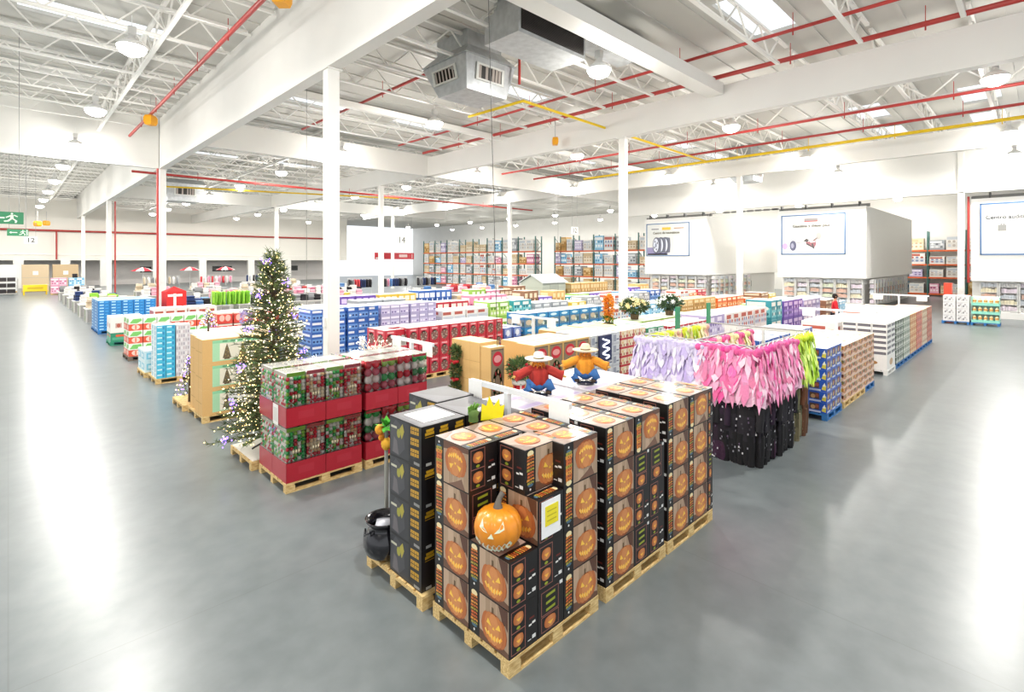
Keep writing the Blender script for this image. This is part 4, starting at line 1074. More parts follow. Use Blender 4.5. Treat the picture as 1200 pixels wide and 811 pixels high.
# ================================================================ BLOCK 2: ORNAMENTS, TREE, WREATHS
RED = C('cf2636'); GREEN = C('2aa54c'); GOLD = C('ead8b4'); PINK = C('c85a6a'); WHT = C('efe8de'); LIME = C('8fc04a')
def tray():
    c = Carton(.575, .535, .275, C('ad1a2c'), C('8f1822'))
    c.r('-y', .005, .0, .012, 1, C('8c1620')); c.r('-y', .3, .35, .7, .75, C('b52838')); 
    c.r('-x', .1, .15, .55, .9, C('f0eeea')) if False else None
    return c.mesh('display_tray', M_PRINT)
TRAY = tray()
def pack(seed, style):
    R = random.Random(seed); w, d, h = .28, .515, .5
    core = Carton(w - .02, d - .05, h - .03, C('ded6ca') if style else C('cfc6ba'), C('f1efea'))
    core.v = [((x + .017) if style < 2 else min(w - .003, x + .07), (y + .045) if style < 2 else min(d - .003, y + .085), z) for x, y, z in core.v]
    b = MB()
    if style < 2:      # many small baubles with a card header and a star flower
        cols = [[GREEN, LIME, WHT, RED, C('3fb05c'), WHT], [RED, GOLD, C('c8424c'), WHT, C('e0c090'), RED]][style]
        for r in range(8):
            for q in range(5):
                c = R.choice(cols)
                b.ball((.03 + q * .055, .03, .035 + r * .052), .0295, c, 8)
            for q in range(1, 9): b.ball((.026, .03 + q * .055, .035 + r * .052), .028, R.choice(cols), 6)
        for q in range(3): b.lathe([(.002, .09), (.02, .06), (.016, .03), (.002, 0)], 8, (.10 + q * .04, .012, .10), C('e9dcb8'))
        for k in range(8):
            a_ = k * PI / 4; b.poly([(.07, .0, .06), (.07 + .045 * math.cos(a_ - .2), .004, .06 + .045 * math.sin(a_ - .2)), (.07 + .06 * math.cos(a_), .004, .06 + .06 * math.sin(a_)), (.07 + .045 * math.cos(a_ + .2), .004, .06 + .045 * math.sin(a_ + .2))], C('e9e2d8') if k % 2 else RED)
        b.box(.01, -.001, .44, .27, .008, .49, [LIME, C('b5404a')][style])
    else:              # large baubles in columns
        rows = [[PINK, GREEN, C('d88f93'), LIME], [WHT, RED, WHT, RED], [PINK, C('35844a'), WHT, GREEN], [C('c23a48'), WHT, PINK, RED]]
        row = rows[seed % 4]
        for r in range(4):
            for q in range(2):
                b.ball((.07 + q * .14, .065, .065 + r * .118), .066, vary(row[r], .1), 14)
            for q in range(1, 4): b.ball((.06, .07 + q * .125, .065 + r * .118), .055, vary(row[(r + q) % 4], .1), 8)
        b.box(.01, -.001, .45, .27, .008, .49, RED)
    case = MB().box(0, -.003, 0, w, d, h, WHITE)
    return core.mesh('backing_card', M_PRINT), b.mesh('baubles', M_GLOSS), case.mesh('clear_case', M_CLEAR)
PACKS = {(s, k): pack(s * 3 + k, s) for s in range(3) for k in range(4)}
def put_pack(s, k, x, y, z, label):
    t = thing('bauble_pack', label, 'ornaments', (x, y, z), 0, 'clear packs of baubles')
    a, b_, c_ = PACKS[s, k]
    put('backing_card', a, parent=t); put('baubles', b_, parent=t); put('clear_case', c_, parent=t)
for p, (px, pn) in enumerate(((2.80, 'first'), (4.03, 'second'))):
    pallet(px, 7.43, 1.17, 1.09, 'pale wooden pallet under the %s bauble display' % pn)
    for k in range(2):
        z = .142 + k * .785
        for i in range(2):
            for j in range(2):
                lab = '%s display, %s tier %s %s' % (pn, ['lower', 'upper'][k], ['front', 'back'][j], ['left', 'right'][i])
                x = px + .005 + i * .583; y = 7.435 + j * .545
                tag(put('red_tray', TRAY, (x, y, z)), 'red cardboard tray of bauble stand, ' + lab, 'tray', 'red bauble trays')
                for q in range(2):
                    s = 2 if p else q
                    put_pack(s, (i * 2 + q + k + j) % 4, x + .004 + q * .287, y + .008, z + .2765, '%s bauble pack, %s, %s half' % (['green and white', 'red and gold', 'large red'][s], lab, ['left', 'right'][q]))
tag(MB().box(2.81, 8.62, 0, 2.812, 8.70, .1, WHITE).build('paper_tag', M_PRINT, loc=(0, 0, .2)), 'small white tag', 'card') if False else None
card_m = MB().box(0, 0, 0, .003, .2, .3, C('f6f4ee')).box(-.001, .03, .05, 0, .17, .25, C('dcd9d2')).mesh('price_sign', M_PRINT)
tag(put('price_sign', card_m, (2.797, 7.72, .9)), 'white price card on the aisle side of the bauble stand', 'card')
sign_rail(3.985, 7.6, 9.2, 1.84, 'white sign rail on the bauble pallets in front of the tall column', ((.0, .25),), post=.95) if False else None

# tall lit christmas tree on its pallet
pallet(2.72, 8.62, 1.1, 1.05, 'pale wooden pallet under the tall lit Christmas tree')
tag(MB().box(0, 0, 0, 1.06, 1.0, .012, C('efece4')).build('board', M_PRINT, loc=(2.74, 8.64, .142)), 'white board lying on the tree pallet', 'board')
TX, TY, TZ = 3.23, 9.13, .155
t = thing('christmas_tree', 'tall green Christmas tree covered in warm and purple lights', 'tree', (TX, TY, TZ))
TH = 3.33
b = MB(); b.tube([(0, 0, .05), (0, 0, TH - .3)], [.04, .02], C('5b4a34'), 8); b.build('trunk', M_CLOTH, t)
b = MB()
for k in range(4):
    a_ = k * PI / 2; b.tube([(0, 0, .16), (.34 * math.cos(a_), .34 * math.sin(a_), .02)], .015, C('3c3c3a'), 6)
b.build('stand', M_METAL, t)
fol = MB(); bulbs = MB(); pbulbs = MB()
def trad(zf):   # crown radius at a fraction of height
    return .80 * (1 - zf) ** .75 + .10 - .06 * zf
R = random.Random(11)
NB = 620
for i in range(NB):
    zf = (i / NB) ** 1.15 * .97
    z0 = .18 + zf * (TH - .25); r = trad(zf) * R.uniform(.72, 1.08); a_ = i * 2.39996 + R.uniform(-.3, .3)
    drop = .10 * r
    ca, sa = math.cos(a_), math.sin(a_)
    tip = Vector((r * ca, r * sa, z0 + .10 - drop + R.uniform(-.04, .08))); base = Vector((.02 * ca, .02 * sa, z0))
    gc = vary(mix(C('3f5a34'), C('6f7f45'), R.random()), .25)
    d = (tip - base); L = d.length
    fol.tube([base, base.lerp(tip, .5) + Vector((0, 0, .02)), tip], [.008, .006, .003], C('5b4a34'), 4, cap=False)
    for q in range(int(12 + L * 46)):
        s_ = R.uniform(.25, 1.02); p = base.lerp(tip, s_) + Vector((0, 0, .02 * (1 - abs(2 * s_ - 1))))
        nd = Vector((R.uniform(-1, 1), R.uniform(-1, 1), R.uniform(-.6, .9))).normalized() * R.uniform(.05, .10) + d.normalized() * .035
        sd = nd.cross(Vector((R.uniform(-1, 1), R.uniform(-1, 1), .3))).normalized() * .007
        fol.poly([p - sd, p + nd, p + sd], vary(gc, .3))
    for q in range(1 + int(r * 3)):
        s_ = R.uniform(.55, 1.04); p = base.lerp(tip, s_) + Vector((R.uniform(-.05, .05), R.uniform(-.05, .05), R.uniform(-.04, .06)))
        bulbs.ball(p, R.uniform(.007, .0115), C('8f7be0') if False else (R.choice([C('ffe6a8'), C('fff3d0'), C('ffd98a')])), 5)
for k in range(16):     # clusters of purple bulbs
    zf = (k + .5) / 16; a_ = k * 2.1 + 3.3; r = trad(zf) * .9; cc = Vector((r * math.cos(a_), r * math.sin(a_), .2 + zf * (TH - .3)))
    for q in range(13): pbulbs.ball(cc + Vector((R.gauss(0, .045), R.gauss(0, .045), R.gauss(0, .04))), .013, C('8a6cf0'), 5)
fo = fol.build('foliage', M_LEAF, t); fo['kind'] = 'stuff'
bo = bulbs.build('warm_lights', M_BULB, t); bo['kind'] = 'stuff'; bo['label'] = 'warm white string lights'
po = pbulbs.build('purple_lights', M_BULB, t); po['kind'] = 'stuff'; po['label'] = 'purple string lights'

# kraft cartons of boxed trees
def kraft_tree():
    c = Carton(1.5, .56, .515, C('d8ae70'), C('ecd4ac'))
    f = '-y'
    c.r(f, .12, .1, .98, .93, C('a9d8ae'), 1); c.r(f, .21, .14, .97, .80, C('ece6d2'), 2); c.r(f, .12, .82, .98, .93, C('8ccda0'), 2)
    for k in range(7): c.p(f, [(.24 + k * .1, .85), (.30 + k * .1, .84), (.31 + k * .1, .90), (.25 + k * .1, .91)], C('5f9f74'), 3)
    for u, col in ((.30, '6f5f47'), (.50, '8a7440'), (.70, '6f5f47'), (.88, '8a7440')):
        c.p(f, [(u - .055, .2), (u + .055, .2), (u + .035, .42), (u + .02, .6), (u, .78), (u - .02, .6), (u - .035, .42)], C(col), 3); c.r(f, u - .035, .15, u + .035, .2, C('5f5038'), 3)
        for q in range(10): c.e(f, u + rng.uniform(-.03, .03), .25 + q * .04, .004, .012, C('d8c070'), 4, 5)
    c.r('-x', .1, .46, .9, .5, C('c29a5c')); c.r('-x', .46, 0, .5, 1, C('c9a163')); c.r('+z', 0, .47, 1, .53, C('e0c496'))
    return c.mesh('tree_carton', M_KRAFT)
KT = kraft_tree()
pallet(2.80, 11.79, 1.5, 1.2, 'pale wooden pallet under the kraft tree cartons')
for k in range(3):
    for j in range(2):
        tag(put('tree_carton', KT, (2.80 + .04 * j, 11.80 + j * .575, .142 + k * .5165)), 'long kraft carton printed with two trees, %s, %s row' % (['bottom layer', 'middle layer', 'top layer'][k], ['front', 'back'][j]), 'box', 'kraft tree cartons')
tag(MB().box(0, 0, 0, .34, .004, .34, C('f7f6f2')).build('price_sign', M_PRINT, loc=(3.28, 11.79, .3)), 'white card on the lowest kraft tree carton', 'card')
pallet(2.72, 13.05, 1.15, 1.0, 'pale wooden pallet with a white sheet behind the kraft tree cartons')
t = thing('small_lit_tree', 'small lit tree standing on the pallet behind the kraft tree cartons', 'tree', (2.9, 13.3, .142))
def lit_tree(t, H, Rr, seed, nb=70, gold=True):
    R = random.Random(seed); f_ = MB(); l1 = MB(); l2 = MB()
    MB().tube([(0, 0, 0), (0, 0, H * .85)], [.03, .01], C('5b4a34'), 6).build('trunk', M_CLOTH, t)
    for i in range(nb):
        zf = i / nb; a_ = i * 2.4; r = Rr * (1 - zf * .9); z0 = .1 + zf * (H - .1); p = Vector((0, 0, z0)); q = Vector((r * math.cos(a_), r * math.sin(a_), z0 + .05))
        for k in range(14):
            s_ = R.uniform(.3, 1.05); c_ = p.lerp(q, s_); nd = Vector((R.uniform(-1, 1), R.uniform(-1, 1), R.uniform(-.5, 1))).normalized() * .07; sd = nd.cross(Vector((0.3, .2, 1))).normalized() * .01
            f_.poly([c_ - sd, c_ + nd, c_ + sd], vary(C('55693c'), .3))
        for k in range(3):
            c_ = p.lerp(q, R.uniform(.6, 1.05)); (l1 if R.random() < .55 else l2).ball(c_, .013, C('ffe2a0') , 5)
    for i in range(len(l2.c)): l2.c[i] = C('9a78f0')
    a = f_.build('foliage', M_LEAF, t); a['kind'] = 'stuff'; a = l1.build('warm_lights', M_BULB, t); a['kind'] = 'stuff'; a = l2.build('purple_lights', M_BULB, t); a['kind'] = 'stuff'
lit_tree(t, 1.0, .3, 5, 60)

# wreath cartons (kraft block + picture cartons)
c = Carton(.5, .9, 1.52, C('d9b273'), C('eed6a8')); 
for v in (.25, .5, .75): c.r('-x', 0, v - .002, 1, v + .002, C('b48c50'))
for u in (.33, .66): c.r('-x', u - .003, 0, u + .003, 1, C('c39b5d'))
c.r('-x', .02, .02, .12, .62, C('8a6a3a'), 1)
pallet(6.66, 7.43, 1.17, 1.2, 'pale wooden pallet under the tall kraft wreath carton')
tag(put('tall_carton', c.mesh('tall_carton', M_KRAFT), (6.67, 7.74, .142)), 'tall plain kraft carton with the garland hung on its side', 'box')
def wreath_carton(w, h, d=.55):
    c = Carton(w, d, h, C('d6ae70'), C('f0dcb8'))
    f = '-y'
    c.r(f, .05, .03, .95, .97, C('6d5a48'), 1); c.r(f, .08, .05, .92, .95, C('8c7a64'), 2)
    c.e(f, .5, .84, .36, .10, C('c8283a'), 3, 18); c.e(f, .5, .84, .26, .05, C('e8a0a0'), 4, 14)
    for k in range(26):
        a_ = 2 * PI * k / 26; c.e(f, .5 + .27 * math.cos(a_), .50 + .17 * math.sin(a_), .085, .05, vary(C('3f5a38'), .3), 4, 7)
    for k in range(9):
        a_ = 2 * PI * k / 9; c.e(f, .5 + .27 * math.cos(a_), .50 + .17 * math.sin(a_), .045, .03, C('b83a3a') if k % 2 else C('d9b890'), 5, 7)
    for k in range(14): c.e(f, rng.uniform(.2, .8), rng.uniform(.08, .24), .06, .035, rng.choice([C('b82a34'), C('e6d6c8'), C('8c3030')]), 4, 8)
    c.r('+z', 0, .48, 1, .52, C('e2c898'))
    return c.mesh('wreath_carton', M_KRAFT)
WC1 = wreath_carton(.37, 1.46, .29); WC2 = wreath_carton(.46, 1.36)
tag(put('wreath_carton', WC1, (6.67, 7.43, .142)), 'wreath picture carton left of the tabletop wreath tree', 'box', 'wreath picture cartons')
pallet(7.86, 7.43, 1.95, 1.15, 'pale wooden pallet under the row of wreath picture cartons')
for i in range(4):
    tag(put('wreath_carton', WC2, (7.90 + i * .475, 7.43, .142)), 'wreath picture carton behind the scarecrows, %s from the left' % ['first', 'second', 'third', 'fourth'][i], 'box', 'wreath picture cartons')
tag(put('plain_carton', generic(1.6, .55, 1.36, 'd6ae70', 'f0dcb8', [('r', '+z', 0, .48, 1, .52, 'e2c898')], M_KRAFT), (8.0, 8.0, .142)), 'plain kraft carton behind the row of wreath pictures', 'box')
c2 = generic(.62, .8, 1.0, 'd6ae70', 'ead0a0', [('r', '-y', 0, .45, 1, .5, 'c49c5e'), ('r', '+z', 0, .47, 1, .53, 'dcbf8e')], M_KRAFT)
tag(put('plain_carton', c2, (7.18, 7.99, .142)), 'low kraft carton in the recess behind the wreath tree', 'box') if False else None
c3 = generic(.60, .42, .82, 'd0a869', 'e6cb98', [('r', '-y', 0, .45, 1, .5, 'c49c5e')], M_KRAFT)
# tabletop wreath tree in a red plaid pot, standing on a carton in the recess
tag(put('plain_carton', generic(.44, .42, .68, 'd0a869', 'e6cb98', [('r', '-y', 0, .45, 1, .5, 'c49c5e')], M_KRAFT), (6.95, 6.95, .0)), 'low kraft carton under the potted wreath tree', 'box')
t = thing('potted_wreath_tree', 'small bushy pine with red baubles in a red plaid pot between the wreath cartons', 'plant', (7.16, 7.14, .682))
b = MB(); b.lathe([(.001, 0), (.10, 0), (.12, .2), (.10, .2), (.001, .16)], 20, (0, 0, 0), C('c0202c'))
for i in range(len(b.c)):
    if i % 3 == 0: b.c[i] = C('e8d0c8') if i % 2 else C('7c1018')
b.build('plaid_pot', M_CLOTH, t); MB().lathe([(.11, .19), (.14, .2), (.145, .27), (.12, .29), (.08, .28)], 20, (0, 0, 0), C('f3efe8')).build('fur_cuff', M_CLOTH, t)
def bush(name, t, cen, rx, rz, n, col, L=.08, seed=1, col2=None, wdt=.012):
    R = random.Random(seed); b = MB()
    for i in range(n):
        u = Vector((R.gauss(0, 1), R.gauss(0, 1), R.gauss(0, 1))).normalized() * R.uniform(.45, 1)
        p = Vector((cen[0] + u.x * rx, cen[1] + u.y * rx, cen[2] + u.z * rz)); d = (u + Vector((R.uniform(-.6, .6), R.uniform(-.6, .6), R.uniform(-.3, .6)))).normalized() * L
        sd = d.cross(Vector((R.uniform(-1, 1), R.uniform(-1, 1), 1))).normalized() * wdt
        b.poly([p - d * .3, p + d * .3 - sd, p + d, p + d * .3 + sd], vary(mix(col, col2 or col, R.random()), .25))
    return b.build(name, M_LEAF, t)
bush('foliage', t, (0, 0, .48), .24, .24, 900, C('3f5d36'), .09, 4, C('5d7a40'))['kind'] = 'stuff'
for k in range(9):
    a_ = k * 2.4 + .5; z = .36 + .035 * k
    o = MB().ball((.2 * math.cos(a_), .2 * math.sin(a_), z), .032, RED if k % 2 else C('c9402c'), 10).build('bauble', M_GLOSS, t)
# hanging garland of three pine swags on the kraft carton
t = thing('hanging_pine_garland', 'hanging pine garland with red bows on the end of the tall kraft carton', 'garland', (6.60, 8.42, .55))
for k, z in enumerate((.12, .48, .84)):
    bush('pine_swag', t, (0, 0, z), .13, .17, 420, C('38522f'), .07, 20 + k, C('5f7a3a'))
for z in (.30, .66):
    b = MB(); b.ball((-.05, -.02, z), .045, C('c8242e'), 8); b.ball((-.04, .06, z + .02), .05, C('c8242e'), 8, sz=.7); b.ball((-.04, -.08, z + .02), .05, C('c8242e'), 8, sz=.7); b.build('red_bow', M_CLOTH, t)

# silver light cartons with a navy rope-light display panel
gl = generic(.29, .36, .27, 'bcc0ca', 'eceef0', [('r', S4, .05, .1, .95, .9, 'd3d6dc'), ('r', S4, .1, .18, .5, .8, '9a9fb0', 2), ('r', S4, .55, .3, .9, .42, '6a708a', 2), ('r', '+z', 0, .48, 1, .52, 'd8dade')])
pallet(9.86, 7.43, 1.18, 1.12, 'pale wooden pallet under the silver light cartons')
stack(gl, 9.86, 7.43, 4, 3, 5, .29, .36, .27, 'silver grey light carton', 'silver light cartons', name='light_carton')
t = thing('hanging_light_display', 'navy display panel with a wavy white light tube on the silver cartons', 'display', (10.12, 7.41, .86))
MB().box(0, -.04, 0, .5, 0, .62, C('23284f')).build('panel', M_PRINT, t)
MB().tube([(.10 + .15 + .13 * math.sin(s * .5) , -.055, .06 + s * .0142) for s in range(36)], .016, C('f4f6ff'), 6).build('light_tube', emit_mat('tube_light', (.95, .97, 1), 3), t)
rw = generic(.29, .36, .225, 'c02a36', 'e6d6d0', [('r', S4, .04, .22, .96, .98, 'ead9b8')] + [('e', S4, .12 + .19 * k, .4 + .3 * (k % 2), .07, .16, ['b82a34', 'd9a050', '8a5a34', 'f4ece0', 'a8323c'][k], 2) for k in range(5)])
pallet(11.1, 7.43, 1.16, 1.1, 'pale wooden pallet under the red and cream cartons')
stack(rw, 11.1, 7.43, 4, 2, 6, .285, .36, .225, 'red and cream patterned carton', 'red and cream cartons', name='patterned_carton')
gw = generic(.42, .5, .33, '2d9a6a', 'dfeee4', [('r', S4, .3, .1, .97, .9, 'e4ebe6'), ('e', S4, .62, .5, .2, .3, '8fae9a', 2), ('r', S4, .05, .4, .22, .9, '1f7a50', 2)])
pallet(12.3, 7.43, 1.16, 1.1, 'pale wooden pallet under the green and white cartons')
stack(gw, 12.3, 7.43, 2, 2, 4, .5, .5, .33, 'green and white carton behind the dresses', 'green and white cartons', name='green_carton')

# ================================================================ BLOCK 3: RED CHRISTMAS CARTONS, BLUE CARTONS
def red_xmas():
    c = Carton(.335, .45, .44, C('b01f34'), C('f1ece6'))
    for f in ('-y', '-x'):
        c.r(f, .03, .03, .97, .97, C('b8283c'), 1); c.p(f, [(.05, .6), (.95, .6), (.95, .93), (.5, .98), (.05, .93)], C('c83a4c'), 2)
        c.e(f, .5, .42, .36, .34, C('7d5a54'), 2, 16)
        for k in range(22): c.e(f, .5 + rng.uniform(-.3, .3), .40 + rng.uniform(-.26, .26), .05, .05, rng.choice([C('a89a8c'), C('c9bcae'), C('5f5a50'), C('d8b0a8'), C('8c3a3e')]), 3, 7)
        c.p(f, [(.2, .80), (.8, .80), (.78, .9), (.22, .9)], C('e3a8ac'), 3)
    return c.mesh('red_carton', M_PRINT)
RX = red_xmas()
for i in range(4): pallet(7.0 + i * 1.06, 11.9, 1.05, 1.0, 'pale wooden pallet under the red Christmas cartons, %s from the left' % ['first', 'second', 'third', 'fourth'][i])
for k in range(3):
    for i in range(12):
        for j in range(2):
            if j == 0 and i in (1, ) and k == 2: continue
            tag(put('red_carton', RX, (7.0 + i * .352, 11.9 + j * .47 + (.012 if i % 2 else 0), .142 + k * .4412)), 'red Christmas village carton, %s, %s along, %s row' % (['bottom layer', 'middle layer', 'top layer'][k], ORD[i].replace('nearest', 'first'), ['front', 'back'][j]), 'box', 'red Christmas village cartons')
t = thing('display_house', 'white and grey display piece on a red backing in the red carton row', 'decoration', (7.36, 11.94, 1.027))
b = MB(); b.box(0, .08, 0, .32, .3, .42, C('c02438')); b.build('backing', M_PRINT, t)
b = MB()
for k in range(7):
    x = .04 + .04 * k; hh = .1 + .14 * abs(math.sin(k * 2.1)); b.box(x - .03, .0, 0, x + .03, .07, hh, C('d9d6d0')); b.faces([(x - .035, -.005, hh), (x + .035, -.005, hh), (x + .035, .075, hh), (x - .035, .075, hh), (x, .035, hh + .06)], [(0, 1, 4), (1, 2, 4), (2, 3, 4), (3, 0, 4)], C('8f938e'))
b.build('village', M_PRINT, t)
# white lit twig tree left of the red cartons
t = thing('twig_tree', 'white twig tree with lights left of the red Christmas cartons', 'decoration', (6.72, 12.15, 0))
b = MB(); R = random.Random(4); tips = []
b.tube([(0, 0, 0), (0, 0, .9)], [.03, .02], C('f4efe6'), 7); MB().lathe([(.001, .03), (.16, .02), (.17, 0), (.001, 0)], 14, (0, 0, 0), C('e8e6e0')).build('base', M_METAL, t)
for k in range(26):
    a_ = R.uniform(0, 2 * PI); z = R.uniform(.5, .95); L = R.uniform(.35, .75); e_ = R.uniform(.3, 1.1)
    p = Vector((0, 0, z)); q = p + Vector((math.cos(a_) * math.cos(e_), math.sin(a_) * math.cos(e_), math.sin(e_))) * L
    b.tube([p, p.lerp(q, .5) + Vector((0, 0, .04)), q], [.012, .008, .004], C('f6f1e4'), 5); tips.append(q)
    for w_ in range(3):
        q2 = p.lerp(q, R.uniform(.4, .9)); q3 = q2 + Vector((R.uniform(-.15, .15), R.uniform(-.15, .15), R.uniform(.02, .18))); b.tube([q2, q3], [.006, .003], C('f6f1e4'), 4); tips.append(q3)
b.build('branches', M_METAL, t)
b = MB()
for q in tips: b.ball(q, .014, C('fff0d0'), 5)
b.build('lights', M_BULB, t)['kind'] = 'stuff'
bx = generic(.56, .42, .46, '2f6fae', 'e6f0f4', [('r', S4, .03, .03, .97, .55, '6d8494'), ('e', S4, .35, .35, .25, .2, 'c9b8a0', 2), ('r', S4, .03, .6, .97, .95, '2a86c0', 2), ('e', S4, .5, .78, .3, .1, 'cfe4f0', 3), ('r', S4, .7, .1, .93, .4, '3f5a60', 2), ('e', S4, .6, .2, .1, .12, 'd8dcd0', 3)])
for i in range(4): pallet(12.2 + i * 1.17, 11.9, 1.16, 1.0, 'pale wooden pallet under the blue picture cartons, %s from the left' % ['first', 'second', 'third', 'fourth'][i])
for k in range(3):
    for i in range(8):
        for j in range(2):
            tag(put('blue_picture_carton', bx, (12.2 + i * .585, 11.9 + j * .44, .142 + k * .4612)), 'blue picture carton beyond the red ones, %s, %s along, %s row' % (['bottom layer', 'middle layer', 'top layer'][k], ORD[i].replace('nearest', 'first'), ['front', 'back'][j]), 'box', 'blue picture cartons')
bw = generic(.33, .4, .33, '4a62b0', 'dfe4f2', [('r', S4, .08, .1, .92, .9, '8f9fd0'), ('e', S4, .5, .5, .25, .3, 'dfe2f0', 2), ('r', S4, .1, .1, .3, .35, '2f3f8c', 2)])
pallet(11.25, 11.9, .9, 1.0, 'pale wooden pallet under the blue and white cartons beside the red ones')
stack(bw, 11.27, 11.9, 2, 2, 3, .42, .4, .33, 'blue and white carton between the red and blue rows', 'blue and white cartons', name='blue_white_carton')
sign_rail(10.6, 10.4, 12.2, 1.62, 'white sign rail with three cards in front of the blue and white cartons', ((.05, .28), (.45, .28), (.82, .3))) if False else None
sign_rail(10.2, 8.75, 10.5, 1.72, 'white sign rail with two cards between the wreath cartons and the blue ones', ((.03, .3), (.78, .32)))

# ================================================================ LEFT AISLE EDGE, FURTHER BACK
cy = generic(.205, .34, .1405, '31b4da', 'f6f8f8', [('r', '-y', .05, .12, .95, .9, '4cc0e2'), ('r', '-y', .1, .5, .62, .78, 'c9eef6', 2), ('r', '-y', .66, .2, .9, .8, '2a8fc4', 2), ('r', '-x', 0, 0, 1, 1, 'e3f1f4', 1), ('r', '-x', .35, .1, .5, .9, '5ab4d8', 2), ('r', '-x', .6, .2, .66, .8, '4a5a70', 2)])
pallet(2.80, 16.40, 1.1, 1.1, 'pale wooden pallet under the cyan cartons')
stack(cy, 2.82, 16.42, 2, 2, 10, .21, .34, .1405, 'small cyan carton at the aisle corner', 'small cyan cartons', name='cyan_carton')
sp = generic(.33, .5, .70, 'd8d6da', 'f7f7f5', [('r', '-y', .02 + .16 * (k % 6), .03 + .16 * (k // 6), .12 + .16 * (k % 6), .14 + .16 * (k // 6), ['b9b5bd', 'c8bcc4', 'e9e7ea', 'a9a7b4'][(k * 7) % 4]) for k in range(36)])
stack(sp, 3.27, 16.42, 1, 1, 2, .33, .5, .70, 'grey speckled carton beside the cyan ones', 'grey speckled cartons', name='speckled_carton')
lc = generic(.42, .5, .3, 'dff0f4', 'f7fafa', [('r', S4, .1, .2, .9, .8, '8fd0e4'), ('r', S4, .2, .35, .6, .65, 'e8f6fa', 2)])
pallet(2.72, 17.55, 1.1, 1.05, 'pale wooden pallet under the low pale cyan cartons')
stack(lc, 2.74, 17.57, 2, 2, 2, .42, .5, .3, 'low pale cyan carton behind the tall cyan ones', 'pale cyan cartons', name='pale_cyan_carton')
wl = generic(.78, .56, .55, 'cfd3d6', 'f2f1ee', [('r', S4, .1, .2, .5, .8, 'a9b0ba'), ('r', S4, .55, .3, .95, .7, '6d8fc0', 2), ('r', '+z', .1, .1, .9, .5, 'e4ddd2')])
pallet(3.72, 16.4, 2.4, 1.15, 'pale wooden pallet under the low grey cartons carrying the small tree')
stack(wl, 3.74, 16.42, 3, 2, 2, .78, .56, .55, 'low grey carton beside the cyan ones', 'low grey cartons', name='grey_carton')
t = thing('small_lit_tree', 'small tabletop tree with purple lights on the low grey cartons', 'tree', (4.15, 16.85, 1.246))
lit_tree(t, .62, .26, 8, 50)
t = thing('lavender_wreath', 'fluffy lavender wreath standing on the low grey cartons', 'wreath', (5.15, 16.8, 1.246), .6)
b = MB()
for k in range(260):
    a_ = rng.uniform(0, 2 * PI); r = .2 + rng.uniform(-.07, .07); p = Vector((r * math.cos(a_), rng.uniform(-.05, .05), .30 + r * math.sin(a_))); d = Vector((rng.uniform(-1, 1), rng.uniform(-1, 1), rng.uniform(-1, 1))).normalized() * .07; sd = d.cross(Vector((.2, 1, .3))).normalized() * .02
    b.poly([p - sd, p + d, p + sd], vary(C('a79ccb'), .2))
b.build('ruffle', M_CLOTH, t); MB().box(-.1, -.06, 0, .1, .06, .03, C('8a8a90')).build('foot', M_METAL, t)
sr = generic(.37, .5, .42, 'e2583c', 'f6efe6', [('r', S4, .0, .5, 1, 1, 'e9efe0'), ('p', S4, [(.05, .58), (.6, .56), (.95, .75), (.9, .92), (.3, .9)], '7ac464', 2), ('e', S4, .5, .26, .3, .2, 'f6cfc0', 2), ('r', S4, .44, .1, .56, .42, 'e87a5c', 3), ('r', S4, 0, .47, 1, .5, 'c03a24', 2)])
pallet(2.80, 20.8, 2.4, 1.15, 'dark pallet under the red and green snack cartons', plain_mat('dark_pallet', (.16, .12, .09), .7))
stack(sr, 2.82, 20.82, 6, 2, 3, .385, .5, .42, 'red and green snack cartons on the left aisle' if False else 'red and green snack carton by the left aisle', 'red and green snack cartons', name='snack_carton')
rs = generic(.5, .5, .4, 'd94838', 'f3e9dc', [('e', S4, .3, .5, .18, .3, 'f0b8a8', 2), ('e', S4, .7, .5, .18, .3, 'f0b8a8', 2), ('r', S4, .0, .86, 1, 1, 'e9dccc')])
pallet(5.4, 20.8, 2.4, 1.15, 'pale wooden pallet under the red dotted cartons')
stack(rs, 5.42, 20.82, 4, 2, 3, .55, .5, .42, 'red dotted carton beside the snack cartons', 'red dotted cartons', name='dotted_carton')
wg = generic(.5, .5, .62, 'f2efe8', 'fbfaf6', [('r', S4, .3, .3, .7, .6, 'c9a9a0'), ('e', S4, .5, .45, .12, .12, 'b55a4a', 2)])
pallet(2.80, 25.0, 1.15, 1.1, 'green pallet under the white cartons by the left aisle', M_TEALP)
tg = generic(.54, .5, .34, '2f9070', 'e4efe8', [('r', S4, .1, .2, .9, .5, '58b08f'), ('r', S4, .3, .55, .9, .8, 'e0603a', 2)])
stack(tg, 2.82, 25.02, 2, 2, 1, .54, .5, .34, 'green carton under the white ones by the left aisle', 'green cartons', name='green_carton')
stack(wg, 2.82, 25.02, 2, 2, 1, .54, .5, .62, 'white carton with a round mark by the left aisle', 'white marked cartons', name='white_carton', z0=.484)
bl = generic(.42, 1.2, .133, '1673b8', '9cc6e2', [('r', S4, .04, .1, .96, .9, '1d7fc6'), ('r', '-x', .49, 0, .51, 1, '0f4f86', 3), ('r', S4, .12, .35, .48, .75, 'a9d4f0', 2), ('r', S4, .6, .3, .85, .6, '4aa0dc', 2)])
pallet(2.85, 29.3, 2.2, 1.25, 'blue pallet under the wall of blue cartons', M_BLUEP); pallet(2.85, 30.6, 2.2, 1.25, 'blue pallet under the back of the wall of blue cartons', M_BLUEP)
stack(bl, 2.86, 29.3, 5, 2, 10, .425, 1.2, .133, 'flat blue carton in the wall of blue cartons', 'flat blue cartons', name='blue_carton')
